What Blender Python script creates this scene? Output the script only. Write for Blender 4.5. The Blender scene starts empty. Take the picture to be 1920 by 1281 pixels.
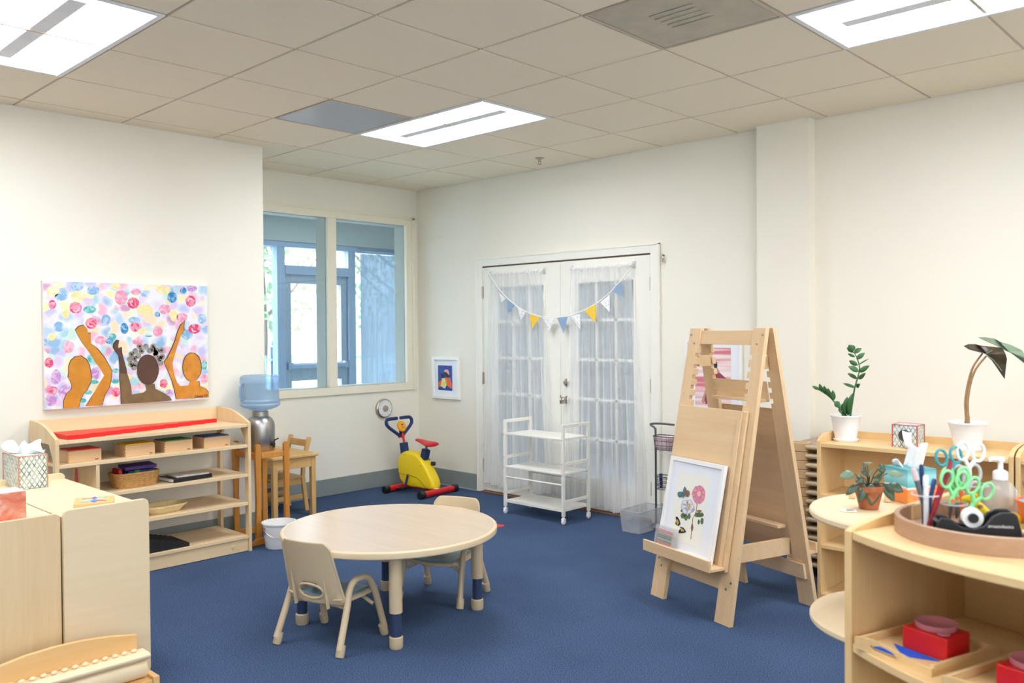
import bpy, bmesh, math, random
from mathutils import Vector, Matrix, Euler
random.seed(7)
PI = math.pi
S = bpy.context.scene
COL = S.collection

# ------------------------------------------------------------------ camera
cam_d = bpy.data.cameras.new('camera')
cam_d.sensor_fit = 'HORIZONTAL'; cam_d.sensor_width = 36.0
cam_d.lens = 1603.06 / 1920 * 36
cam_d.clip_start = 0.05; cam_d.clip_end = 200
cam = bpy.data.objects.new('camera', cam_d); COL.objects.link(cam)
R_ = Vector((0.72334542, 0.69044478, -0.00757695)); U_ = Vector((-0.00400489, 0.01516838, 0.99987693)); F_ = Vector((-0.69047474, 0.72322605, -0.01373713))
M = Matrix(((R_.x, U_.x, -F_.x, 6.24366), (R_.y, U_.y, -F_.y, -5.24997), (R_.z, U_.z, -F_.z, 1.42), (0, 0, 0, 1)))
cam.matrix_world = M
cam_d.dof.use_dof = True; cam_d.dof.focus_distance = 5.2; cam_d.dof.aperture_fstop = 4.0
S.camera = cam

# ------------------------------------------------------------------ sky, light, exposure
W = bpy.data.worlds.new('sky'); S.world = W; W.use_nodes = True
wn = W.node_tree; wn.nodes.clear()
wo = wn.nodes.new('ShaderNodeOutputWorld'); wb = wn.nodes.new('ShaderNodeBackground'); ws = wn.nodes.new('ShaderNodeTexSky')
ws.sky_type = 'NISHITA'; ws.sun_elevation = math.radians(38); ws.sun_rotation = math.radians(200); ws.sun_disc = False; ws.air_density = 1.0; ws.dust_density = 4.0
wx = wn.nodes.new('ShaderNodeMixRGB'); wx.inputs[0].default_value = 0.8; wx.inputs[2].default_value = (1, 1, 1, 1)
wn.links.new(ws.outputs[0], wx.inputs[1]); wn.links.new(wx.outputs[0], wb.inputs[0]); wn.links.new(wb.outputs[0], wo.inputs[0])
wb.inputs[1].default_value = 2.9
LAMP = 14.2
S.view_settings.view_transform = 'Standard'; S.view_settings.look = 'None'; S.view_settings.gamma = 1.0; S.view_settings.use_curve_mapping = False
S.view_settings.exposure = 0.52

# ------------------------------------------------------------------ materials
def lin(c):
    c = c / 255.0
    return c / 12.92 if c <= 0.04045 else ((c + 0.055) / 1.055) ** 2.4
def rgb(r, g, b): return (lin(r), lin(g), lin(b), 1.0)
def base(name):
    m = bpy.data.materials.new(name); m.use_nodes = True
    return m, m.node_tree, m.node_tree.nodes['Principled BSDF']
def noise(nt, scale, detail=3, stretch=(1, 1, 1), dist=0.0, coord='Object'):
    tc = nt.nodes.new('ShaderNodeTexCoord'); mp = nt.nodes.new('ShaderNodeMapping'); n = nt.nodes.new('ShaderNodeTexNoise')
    mp.inputs['Scale'].default_value = stretch
    n.inputs['Scale'].default_value = scale; n.inputs['Detail'].default_value = detail; n.inputs['Distortion'].default_value = dist
    nt.links.new(tc.outputs[coord], mp.inputs[0]); nt.links.new(mp.outputs[0], n.inputs[0])
    return n
def ramp(nt, src, stops):
    r = nt.nodes.new('ShaderNodeValToRGB')
    while len(r.color_ramp.elements) < len(stops): r.color_ramp.elements.new(0.5)
    for e, (p, c) in zip(r.color_ramp.elements, stops): e.position = p; e.color = c
    nt.links.new(src, r.inputs[0]); return r
def plain(name, c, rough=0.5, metal=0.0, var=0.04, scale=8.0, bump=0.0, bscale=200, spec=None, trans=0.0, ior=1.45, alpha=1.0, sheen=0):
    m, nt, b = base(name)
    n = noise(nt, scale)
    k = lambda f: (min(1, c[0] * f), min(1, c[1] * f), min(1, c[2] * f), 1)
    r = ramp(nt, n.outputs[0], [(0.3, k(1 - var)), (0.7, k(1 + var))])
    nt.links.new(r.outputs[0], b.inputs['Base Color'])
    b.inputs['Roughness'].default_value = rough; b.inputs['Metallic'].default_value = metal
    if spec is not None: b.inputs['Specular IOR Level'].default_value = spec
    if trans: b.inputs['Transmission Weight'].default_value = trans; b.inputs['IOR'].default_value = ior
    if alpha < 1: b.inputs['Alpha'].default_value = alpha
    if sheen: b.inputs['Sheen Weight'].default_value = sheen
    if bump:
        n2 = noise(nt, bscale, 2); bp = nt.nodes.new('ShaderNodeBump'); bp.inputs['Strength'].default_value = bump; bp.inputs['Distance'].default_value = 0.002
        nt.links.new(n2.outputs[0], bp.inputs['Height']); nt.links.new(bp.outputs[0], b.inputs['Normal'])
    return m
def wood(name, c1, c2, axis='z', rough=0.42, s=1.0, contrast=0.25):
    m, nt, b = base(name)
    st = {'x': (0.6, 9, 9), 'y': (9, 0.6, 9), 'z': (9, 9, 0.6)}[axis]
    n = noise(nt, 2.2 * s, 5, st, 0.7)
    st2 = tuple(v * 6 for v in st)
    n2 = noise(nt, 3.0 * s, 3, st2)
    mx = nt.nodes.new('ShaderNodeMixRGB'); mx.inputs[0].default_value = 0.3
    nt.links.new(n.outputs[0], mx.inputs[1]); nt.links.new(n2.outputs[0], mx.inputs[2])
    r = ramp(nt, mx.outputs[0], [(0.5 - contrast / 2, c1), (0.5 + contrast / 2, c2)])
    nt.links.new(r.outputs[0], b.inputs['Base Color'])
    b.inputs['Roughness'].default_value = rough
    return m
def emit(name, c, s):
    m = bpy.data.materials.new(name); m.use_nodes = True; nt = m.node_tree; nt.nodes.clear()
    o = nt.nodes.new('ShaderNodeOutputMaterial'); e = nt.nodes.new('ShaderNodeEmission'); e.inputs[0].default_value = c; e.inputs[1].default_value = s
    nt.links.new(e.outputs[0], o.inputs[0]); return m
def glassy(name, tint, gloss=0.08, rough=0.02):
    """thin pane: mostly straight-through, a little reflection"""
    m = bpy.data.materials.new(name); m.use_nodes = True; nt = m.node_tree; nt.nodes.clear()
    o = nt.nodes.new('ShaderNodeOutputMaterial'); t = nt.nodes.new('ShaderNodeBsdfTransparent'); g = nt.nodes.new('ShaderNodeBsdfGlossy')
    x = nt.nodes.new('ShaderNodeMixShader'); x.inputs[0].default_value = gloss * .5
    t.inputs[0].default_value = tint; g.inputs['Roughness'].default_value = rough
    nt.links.new(t.outputs[0], x.inputs[1]); nt.links.new(g.outputs[0], x.inputs[2]); nt.links.new(x.outputs[0], o.inputs[0])
    return m
def sheer(name, c, open_=0.5, stripes=0):
    m = bpy.data.materials.new(name); m.use_nodes = True; nt = m.node_tree; nt.nodes.clear()
    o = nt.nodes.new('ShaderNodeOutputMaterial'); t = nt.nodes.new('ShaderNodeBsdfTransparent'); d = nt.nodes.new('ShaderNodeBsdfDiffuse'); l = nt.nodes.new('ShaderNodeBsdfTranslucent')
    d.inputs[0].default_value = c; l.inputs[0].default_value = c
    a = nt.nodes.new('ShaderNodeMixShader'); a.inputs[0].default_value = 0.45; nt.links.new(d.outputs[0], a.inputs[1]); nt.links.new(l.outputs[0], a.inputs[2])
    x = nt.nodes.new('ShaderNodeMixShader')
    n = noise(nt, 12, 2, (4, 4, 0.12)); r = ramp(nt, n.outputs[0], [(0.3, (open_ - .07,) * 3 + (1,)), (0.7, (open_ + .07,) * 3 + (1,))])
    nt.links.new(r.outputs[0], x.inputs[0]); nt.links.new(a.outputs[0], x.inputs[1]); nt.links.new(t.outputs[0], x.inputs[2]); nt.links.new(x.outputs[0], o.inputs[0])
    return m

MT = {}
MT['wall'] = plain('cream_wall_paint', rgb(245, 240, 225), 0.75, var=0.008, scale=2, bump=0.05, bscale=260)
MT['ceiling'] = plain('ceiling_tile', rgb(248, 236, 210), 0.9, var=0.02, scale=160, bump=0.35, bscale=400)
MT['tbar'] = plain('ceiling_grid_metal', rgb(205, 192, 170), 0.6, var=0.01)
MT['plenum'] = plain('plenum_dark', rgb(150, 136, 112), 0.9)
MT['trim'] = plain('cream_trim_paint', rgb(245, 238, 216), 0.4, var=0.01)
MT['doorpaint'] = plain('white_door_paint', rgb(246, 244, 232), 0.35, var=0.01)
MT['baseb'] = plain('grey_green_vinyl', rgb(140, 148, 146), 0.45, var=0.03)
MT['birch'] = wood('birch_ply', rgb(230, 200, 154), rgb(240, 214, 170), 'x', contrast=0.5)
MT['birchz'] = wood('birch_ply_upright', rgb(226, 194, 146), rgb(238, 212, 166), 'z', contrast=0.5)
MT['birchf'] = wood('birch_shade_warmed', rgb(226, 188, 130), rgb(238, 206, 152), 'x', contrast=0.5)  # birch shifted to orange: shaded interior tone put into the colour
MT['birchfz'] = wood('birch_shade_warmed_upright', rgb(222, 182, 124), rgb(236, 202, 146), 'z', contrast=0.5)  # upright grain of the same birch with the shade tone mixed in
MT['birchy'] = wood('birch_ply_cross', rgb(230, 200, 154), rgb(240, 214, 172), 'y', contrast=0.5)
MT['ply'] = wood('birch_panel_wavy', rgb(234, 208, 166), rgb(243, 222, 184), 'y', contrast=0.6, s=0.8)
MT['edge'] = wood('ply_edge', rgb(225, 190, 140), rgb(240, 212, 166), 'x', contrast=0.4)
MT['easel'] = wood('maple_easel', rgb(222, 184, 136), rgb(236, 206, 164), 'z', contrast=0.5)
MT['easelx'] = wood('maple_easel_rail', rgb(222, 184, 136), rgb(236, 206, 164), 'x', contrast=0.5)
MT['oak'] = wood('golden_oak', rgb(192, 120, 40), rgb(222, 156, 70), 'z', contrast=0.5)
MT['rub'] = wood('rubberwood', rgb(212, 164, 96), rgb(232, 190, 126), 'z', contrast=0.5)
MT['honey'] = wood('honey_wood', rgb(228, 178, 112), rgb(240, 196, 134), 'y', contrast=0.5)
MT['walnut'] = wood('walnut_veneer', rgb(158, 122, 92), rgb(184, 148, 118), 'x', contrast=0.5)
MT['tabletop'] = wood('maple_laminate', rgb(204, 180, 152), rgb(214, 192, 166), 'x', rough=0.25, contrast=0.7, s=1.5)
MT['tan'] = plain('tan_plastic', rgb(208, 186, 150), 0.38, var=0.015)
MT['tanedge'] = plain('tan_edge', rgb(226, 202, 164), 0.4, var=0.02)
MT['seatblue'] = plain('grey_blue_plastic', rgb(120, 150, 165), 0.35, var=0.02)
MT['legblue'] = plain('slate_blue_metal', rgb(74, 88, 118), 0.28, metal=0.5)
MT['white'] = plain('white_enamel', rgb(246, 245, 240), 0.3, var=0.01)
MT['whitep'] = plain('white_plastic', rgb(243, 243, 240), 0.4, var=0.01)
MT['chrome'] = plain('brushed_nickel', rgb(190, 180, 168), 0.28, metal=1.0)
MT['steel'] = wood('brushed_steel', rgb(150, 148, 144), rgb(205, 203, 198), 'z', rough=0.36, contrast=0.4)
MT['steel'].node_tree.nodes['Principled BSDF'].inputs['Metallic'].default_value = 1.0
MT['black'] = plain('black_plastic', rgb(26, 27, 30), 0.4)
MT['blackm'] = plain('matt_black_paint', rgb(22, 20, 22), 0.55)
MT['dgrey'] = plain('dark_grey_metal', rgb(105, 100, 100), 0.35, metal=0.7)
MT['red'] = plain('red_paint', rgb(228, 30, 28), 0.35)
MT['redp'] = plain('red_plastic', rgb(216, 30, 34), 0.35)
MT['yellow'] = plain('yellow_plastic', rgb(252, 218, 24), 0.4, var=0.02)
MT['navy'] = plain('navy_foam', rgb(26, 52, 100), 0.6)
MT['orange'] = plain('orange_plastic', rgb(246, 168, 18), 0.4)
MT['green'] = plain('green_paint', rgb(40, 130, 70), 0.4)
MT['yel2'] = plain('yellow_paint', rgb(245, 196, 30), 0.4)
MT['blue2'] = plain('blue_paint', rgb(50, 84, 150), 0.4)
MT['blue3'] = plain('bright_blue_paper', rgb(10, 98, 230), 0.5)
MT['basket'] = plain('wicker', rgb(196, 148, 84), 0.6, var=0.2, scale=60, bump=0.4, bscale=90)
MT['basket2'] = plain('pale_wicker', rgb(232, 208, 150), 0.6, var=0.1, scale=60, bump=0.3, bscale=90)
MT['leaf'] = plain('zz_leaf', rgb(62, 110, 62), 0.3, var=0.25, scale=14)
MT['leafd'] = plain('dark_leaf', rgb(78, 66, 50), 0.35, var=0.3, scale=10)
MT['leafp'] = plain('pale_leaf', rgb(128, 150, 122), 0.35, var=0.25, scale=10)
MT['leafg'] = plain('grey_green_leaf', rgb(70, 88, 68), 0.3, var=0.3, scale=12)
MT['stemb'] = plain('brown_stem', rgb(168, 130, 88), 0.5, var=0.25, scale=20)
MT['terra'] = plain('terracotta', rgb(160, 92, 54), 0.7, var=0.25, scale=30)
MT['soil'] = plain('soil', rgb(52, 40, 30), 0.95, var=0.3, scale=60)
MT['tissue'] = plain('tissue_paper', rgb(250, 250, 250), 0.8, var=0.01)
MT['clear'] = glassy('clear_plastic', (0.985, 0.99, 0.995, 1), 0.09, 0.08)
MT['water'] = None
def water_blue():
    m, nt, b = base('blue_polycarbonate')
    b.inputs['Base Color'].default_value = rgb(166, 198, 224); b.inputs['Roughness'].default_value = 0.18
    o = nt.nodes['Material Output']; t_ = nt.nodes.new('ShaderNodeBsdfTransparent'); t_.inputs[0].default_value = (.78, .87, .95, 1); x = nt.nodes.new('ShaderNodeMixShader'); x.inputs[0].default_value = .45
    nt.links.new(t_.outputs[0], x.inputs[1]); nt.links.new(b.outputs[0], x.inputs[2]); nt.links.new(x.outputs[0], o.inputs[0])
    return m
MT['water'] = water_blue()
# carpet: fine loop pile
def carpet():
    m, nt, b = base('blue_loop_carpet')
    v = noise(nt, 210, 2); v2 = noise(nt, 1.6, 3)
    mx = nt.nodes.new('ShaderNodeMixRGB'); mx.inputs[0].default_value = 0.12; nt.links.new(v.outputs[0], mx.inputs[1]); nt.links.new(v2.outputs[0], mx.inputs[2])
    r = ramp(nt, mx.outputs[0], [(0.38, rgb(42, 60, 90)), (0.62, rgb(86, 106, 138))])
    nt.links.new(r.outputs[0], b.inputs['Base Color']); b.inputs['Roughness'].default_value = 0.95; b.inputs['Specular IOR Level'].default_value = 0.1
    bp = nt.nodes.new('ShaderNodeBump'); bp.inputs['Strength'].default_value = 0.5; bp.inputs['Distance'].default_value = 0.003
    nt.links.new(v.outputs[0], bp.inputs['Height']); nt.links.new(bp.outputs[0], b.inputs['Normal'])
    return m
MT['carpet'] = carpet()

# ------------------------------------------------------------------ mesh helpers
class MB:
    def __init__(s): s.bm = bmesh.new()
    def box(s, c, d, rot=None):
        g = bmesh.ops.create_cube(s.bm, size=1.0)['verts']
        for v in g:
            p = Vector((v.co.x * d[0], v.co.y * d[1], v.co.z * d[2]))
            if rot is not None: p = rot @ p
            v.co = p + Vector(c)
        return s
    def bb(s, x0, x1, y0, y1, z0, z1): return s.box(((x0 + x1) / 2, (y0 + y1) / 2, (z0 + z1) / 2), (abs(x1 - x0), abs(y1 - y0), abs(z1 - z0)))
    def beam(s, p0, p1, w, t, side=(1, 0, 0)):
        """rectangular bar from p0 to p1; w across 'side', t across the other way"""
        p0, p1 = Vector(p0), Vector(p1); a = (p1 - p0); L = a.length; a.normalize()
        sd = Vector(side); sd = (sd - a * sd.dot(a)).normalized(); o = a.cross(sd)
        m = Matrix((sd, o, a)).transposed()
        return s.box((p0 + p1) / 2, (w, t, L), m)
    def prism(s, pts, plane, d0, d1):
        f = {'xy': lambda a, b, c: (a, b, c), 'xz': lambda a, b, c: (a, c, b), 'yz': lambda a, b, c: (c, a, b)}[plane]
        v0 = [s.bm.verts.new(f(a, b, d0)) for a, b in pts]; v1 = [s.bm.verts.new(f(a, b, d1)) for a, b in pts]
        s.bm.faces.new(v0); s.bm.faces.new(v1[::-1]); n = len(pts)
        for i in range(n): s.bm.faces.new((v0[i], v1[i], v1[(i + 1) % n], v0[(i + 1) % n]))
        return s
    def ring(s, outer, inner, plane, d0, d1):
        """prism with a hole; outer and inner have the same number of points"""
        f = {'xy': lambda a, b, c: (a, b, c), 'xz': lambda a, b, c: (a, c, b), 'yz': lambda a, b, c: (c, a, b)}[plane]
        n = len(outer); L = [[s.bm.verts.new(f(a, b, d)) for a, b in p] for p in (outer, inner) for d in (d0, d1)]
        o0, o1, i0, i1 = L
        for k in range(n):
            j = (k + 1) % n
            for q in ((o0[k], o0[j], i0[j], i0[k]), (o1[k], i1[k], i1[j], o1[j]), (o0[k], o1[k], o1[j], o0[j]), (i0[k], i0[j], i1[j], i1[k])): s.bm.faces.new(q)
        return s
    def tube(s, pts, r, n=10, closed=False):
        pts = [Vector(p) for p in pts]; N = len(pts); rs = r if isinstance(r, (list, tuple)) else [r] * N
        T = []
        for i in range(N):
            a = pts[(i - 1) % N] if (closed or i > 0) else pts[i]; b = pts[(i + 1) % N] if (closed or i < N - 1) else pts[i]
            T.append((b - a).normalized())
        up = Vector((0, 0, 1)) if abs(T[0].z) < 0.9 else Vector((1, 0, 0))
        x = (up - T[0] * up.dot(T[0])).normalized(); rings = []
        for i in range(N):
            x = (x - T[i] * x.dot(T[i])).normalized(); y = T[i].cross(x)
            rings.append([s.bm.verts.new(pts[i] + (x * math.cos(2 * PI * k / n) + y * math.sin(2 * PI * k / n)) * rs[i]) for k in range(n)])
        for i in range(N if closed else N - 1):
            A, B = rings[i], rings[(i + 1) % N]
            for k in range(n): s.bm.faces.new((A[k], A[(k + 1) % n], B[(k + 1) % n], B[k]))
        if not closed: s.bm.faces.new(rings[0][::-1]); s.bm.faces.new(rings[-1])
        return s
    def cyl(s, p0, p1, r0, r1=None, n=20): return s.tube([p0, p1], [r0, r0 if r1 is None else r1], n)
    def lathe(s, prof, c=(0, 0, 0), n=36, rot=None, close=False):
        rings = []
        for r, z in prof:
            if r < 1e-6: p = [Vector((0, 0, z))]
            else: p = [Vector((r * math.cos(2 * PI * k / n), r * math.sin(2 * PI * k / n), z)) for k in range(n)]
            rings.append([s.bm.verts.new((rot @ q if rot is not None else q) + Vector(c)) for q in p])
        for i in range(len(rings) - 1 + (1 if close else 0)):
            A, B = rings[i], rings[(i + 1) % len(rings)]
            if len(A) == 1 and len(B) == 1: continue
            for k in range(n):
                j = (k + 1) % n
                if len(A) == 1: s.bm.faces.new((A[0], B[j], B[k]))
                elif len(B) == 1: s.bm.faces.new((A[k], A[j], B[0]))
                else: s.bm.faces.new((A[k], A[j], B[j], B[k]))
        return s
    def sph(s, c, r, n=16, rot=None):
        r = (r, r, r) if not isinstance(r, (tuple, list)) else r
        g = bmesh.ops.create_uvsphere(s.bm, u_segments=n, v_segments=max(6, n // 2), radius=1.0)['verts']
        for v in g:
            p = Vector((v.co.x * r[0], v.co.y * r[1], v.co.z * r[2]))
            v.co = (rot @ p if rot is not None else p) + Vector(c)
        return s
    def grid(s, f, nu, nv):
        V = [[s.bm.verts.new(f(i / nu, j / nv)) for j in range(nv + 1)] for i in range(nu + 1)]
        for i in range(nu):
            for j in range(nv): s.bm.faces.new((V[i][j], V[i + 1][j], V[i + 1][j + 1], V[i][j + 1]))
        return s
    def build(s, name, m, parent=None, smooth=True, bevel=0, solid=0, sub=0, loc=None, keep=False):
        bmesh.ops.recalc_face_normals(s.bm, faces=s.bm.faces) if not keep else None
        me = bpy.data.meshes.new(name); s.bm.to_mesh(me); s.bm.free()
        me.materials.append(MT[m] if isinstance(m, str) else m)
        if smooth:
            for p in me.polygons: p.use_smooth = True
            me.set_sharp_from_angle(angle=math.radians(38))
        o = bpy.data.objects.new(name, me); COL.objects.link(o)
        if parent: o.parent = parent
        if loc: o.location = loc
        if solid: d = o.modifiers.new('solid', 'SOLIDIFY'); d.thickness = solid; d.offset = 0
        if bevel:
            b = o.modifiers.new('bevel', 'BEVEL'); b.width = bevel; b.segments = 2; b.limit_method = 'ANGLE'; b.angle_limit = math.radians(40); b.harden_normals = False
        if sub: q = o.modifiers.new('sub', 'SUBSURF'); q.levels = sub; q.render_levels = sub
        return o
def arc(cx, cy, r, a0, a1, n): return [(cx + r * math.cos(math.radians(a0 + (a1 - a0) * i / n)), cy + r * math.sin(math.radians(a0 + (a1 - a0) * i / n))) for i in range(n + 1)]
def rrect(x0, x1, y0, y1, r, n=4): return arc(x1 - r, y1 - r, r, 0, 90, n) + arc(x0 + r, y1 - r, r, 90, 180, n) + arc(x0 + r, y0 + r, r, 180, 270, n) + arc(x1 - r, y0 + r, r, 270, 360, n)
def smoothpath(P, k=6):
    P = [Vector(p) for p in P]; out = []
    for i in range(len(P) - 1):
        p0 = P[max(i - 1, 0)]; p1 = P[i]; p2 = P[i + 1]; p3 = P[min(i + 2, len(P) - 1)]
        for j in range(k):
            t = j / k
            out.append(0.5 * ((2 * p1) + (p2 - p0) * t + (2 * p0 - 5 * p1 + 4 * p2 - p3) * t * t + (3 * p1 - p0 - 3 * p2 + p3) * t ** 3))
    out.append(P[-1]); return out
def text_mesh(body, size, name, m, parent, loc, rot, shear=0.0, ext=.0004, align='LEFT'):
    fc = bpy.data.curves.new(name, 'FONT'); fc.body = body; fc.size = size; fc.shear = shear; fc.extrude = ext; fc.align_x = align
    tmp = bpy.data.objects.new(name + '_curve', fc); COL.objects.link(tmp)
    bpy.context.view_layer.update()
    me = bpy.data.meshes.new_from_object(tmp.evaluated_get(bpy.context.evaluated_depsgraph_get()))
    bpy.data.objects.remove(tmp); bpy.data.curves.remove(fc)
    me.materials.clear(); me.materials.append(MT[m] if isinstance(m, str) else m)
    o = bpy.data.objects.new(name, me); COL.objects.link(o); o.parent = parent; o.location = loc; o.rotation_euler = rot
    return o
def tag(o, label=None, cat=None, group=None, kind=None):
    if label: o['label'] = label
    if cat: o['category'] = cat
    if group: o['group'] = group
    if kind: o['kind'] = kind
    return o
def thing(name, label, cat, loc=(0, 0, 0), rz=0.0, group=None):
    o = bpy.data.objects.new(name, None); COL.objects.link(o); o.location = loc; o.rotation_euler = (0, 0, rz); o.empty_display_size = 0.1
    return tag(o, label, cat, group)
def struct(o): o['kind'] = 'structure'; return o
def dup(root, loc, rz, label, group=None):
    r = root.copy(); COL.objects.link(r); r.location = loc; r.rotation_euler = (0, 0, rz); r['label'] = label
    if group: r['group'] = group
    for ch in list(root.children):
        c = ch.copy(); COL.objects.link(c); c.parent = r
        for g in list(ch.children):
            d = g.copy(); COL.objects.link(d); d.parent = c
    return r

# ------------------------------------------------------------------ room shell
H = 2.735; XR = 9.3; YB = -8.6; G = 0.6096
gx = lambda i: 3.364 + G * i
gy = lambda j: -2.433 + G * j
struct(MB().bb(0, XR, YB, 0, -0.06, 0).build('floor', 'carpet', smooth=False))
# back wall with the double-door opening
WT = 0.16
HT = H + .16
m = MB(); m.bb(-WT, 0.885, 0, WT, 0, HT); m.bb(2.654, XR + .1, 0, WT, 0, HT); m.bb(0.885, 2.654, 0, WT, 1.975, HT)
m.bb(3.535, 3.89, -0.083, 0, 0, H)
struct(m.build('wall_back', 'wall', smooth=False))
# window wall x=0 with opening y -1.62..-0.14, z .93..2.40
m = MB(); m.bb(-WT, 0, -2.3, 0, 0, 0.93); m.bb(-WT, 0, -2.3, 0, 2.40, HT); m.bb(-WT, 0, -0.142, 0, 0.93, 2.40); m.bb(-WT, 0, -2.3, -1.84, 0.93, 2.40)
struct(m.build('wall_window', 'wall', smooth=False))
m = MB(); m.bb(-WT, 0.75, YB, -2.055, 0, HT)
struct(m.build('wall_left', 'wall', smooth=False))
m = MB(); m.bb(XR, XR + .1, YB, 0, 0, .8); m.bb(XR, XR + .1, YB, 0, 2.45, HT); m.bb(XR, XR + .1, YB, -7.6, .8, 2.45); m.bb(XR, XR + .1, -1.6, 0, .8, 2.45)
struct(m.build('wall_right', 'wall', smooth=False))
struct(MB().bb(-WT, XR + .1, YB - .1, YB, 0, HT).build('wall_front', 'wall', smooth=False))
m = MB()
for y in (-7.57, -6.1, -4.6, -3.1, -1.63): m.bb(XR + .02, XR + .07, y - .03, y + .03, .8, 2.45)
m.bb(XR + .02, XR + .07, -7.6, -1.6, .8, .86); m.bb(XR + .02, XR + .07, -7.6, -1.6, 2.39, 2.45); w3 = struct(m.build('window_added', 'trim'))  # assumed window out of view, added for side daylight on the walls
# window frame (inside casing) and mullion
m = MB(); y0, y1, z0, z1 = -1.86, -0.142, 0.935, 2.40
m.bb(-0.02, 0.018, y1 - .004, y1 + .075, z0 - .07, z1 + .07); m.bb(-0.02, 0.018, y0 - .07, y0, z0 - .07, z1 + .07)
m.bb(-0.02, 0.018, y0, y1 - .004, z1, z1 + .07); m.bb(-0.02, 0.022, y0, y1 - .004, z0 - .07, z0)
m.bb(0.018, 0.028, y0 - .07, y1 + .09, z1 + .055, z1 + .075)
m.bb(0.018, 0.028, y1 + .06, y1 + .09, z0 - .07, z1 + .075)
wf = m.build('window_1', 'trim', bevel=0.003); struct(wf)
m = MB(); m.bb(-WT, 0.018, -1.013, -0.925, z0, z1); struct(m.build('mullion', 'trim', wf, bevel=0.003))
m = MB(); m.bb(-WT - .03, 0.02, y0, y1, z0 - .012, z0); struct(m.build('window_sill', 'trim', wf, bevel=0.002))
MT['pane'] = glassy('window_glass', (0.90, 0.94, 0.97, 1), 0.08, 0.0)
MB().bb(XR + .045, XR + .05, -7.6, -1.6, .86, 2.39).build('pane', 'pane', w3, smooth=False)
for a, b_ in ((y0, -1.013), (-0.925, y1)):
    MB().bb(-0.016, -0.010, a, b_, z0, z1).build('pane', 'pane', wf, smooth=False)
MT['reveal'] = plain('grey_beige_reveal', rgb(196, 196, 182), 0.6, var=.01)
m = MB(); m.bb(-WT + .002, -0.022, y1 - .006, y1 - .001, z0, z1); m.bb(-WT + .002, -0.022, -1.019, -1.014, z0, z1); m.bb(-WT + .002, -0.022, y0, y1 - .006, z1 - .005, z1 - .001)
struct(m.build('reveal', 'reveal', wf, smooth=False))
# ceiling tiles (tegular), grid and slab
FIX = [(-3, 1), (-3, -3), (2, 1), (2, -3), (-3, -7), (2, -7), (7, 1), (7, -3), (7, -7)]
VENT = [(-3, 0), (1, 0)]
skip = set()
for i, j in FIX: skip |= {(i, j), (i + 1, j)}
skip |= set(VENT)
m = MB(); gap = 0.008
for i in range(-6, 10):
    for j in range(-11, 4):
        if (i, j) in skip: continue
        xa, xb = max(gx(i), 0) + gap, min(gx(i + 1), XR) - gap; ya, yb = max(gy(j), YB) + gap, min(gy(j + 1), 0.0) - gap
        if xb - xa < 0.02 or yb - ya < 0.02: continue
        m.bb(xa, xb, ya, yb, H, H + 0.02)
struct(m.build('ceiling', 'ceiling', smooth=False))
m = MB()
for i in range(-5, 10): m.bb(gx(i) - .0075, gx(i) + .0075, YB, 0, H + .005, H + .03)
for j in range(-10, 4): m.bb(0, XR, gy(j) - .0075, gy(j) + .0075, H + .006, H + .0305)
m.bb(0, XR, -0.012, 0, H + .003, H + .02); m.bb(0, 0.012, -2.055, 0, H + .003, H + .02); m.bb(0.75, 0.762, YB, -2.055, H + .003, H + .02)
struct(m.build('trim_ceiling_grid', 'tbar', smooth=False))
struct(MB().bb(-WT, XR + .1, YB - .1, WT, H + .16, H + .22).build('ceiling_slab', 'plenum', smooth=False))
# baseboards
def baseboard(name, x0, x1, y0, y1):
    m = MB(); m.bb(x0, x1, y0, y1, 0, 0.145); return struct(m.build(name, 'baseb', bevel=0.003))
baseboard('baseboard_window', 0.0, 0.014, -2.055, -0.0)
baseboard('baseboard_left', 0.75, 0.764, YB, -2.055)
baseboard('baseboard_back', 0.014, 0.825, -0.014, 0)
baseboard('baseboard_back_right', 2.73, 3.535, -0.014, 0)
baseboard('baseboard_back_far_right', 3.89, XR, -0.014, 0)
MT['strip'] = plain('pale_carpet_edge', rgb(168, 180, 184), .5)
struct(MB().bb(0.014, 0.825, -0.03, -0.014, 0, 0.006).build('trim_floor_edge', 'strip', smooth=False))

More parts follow.
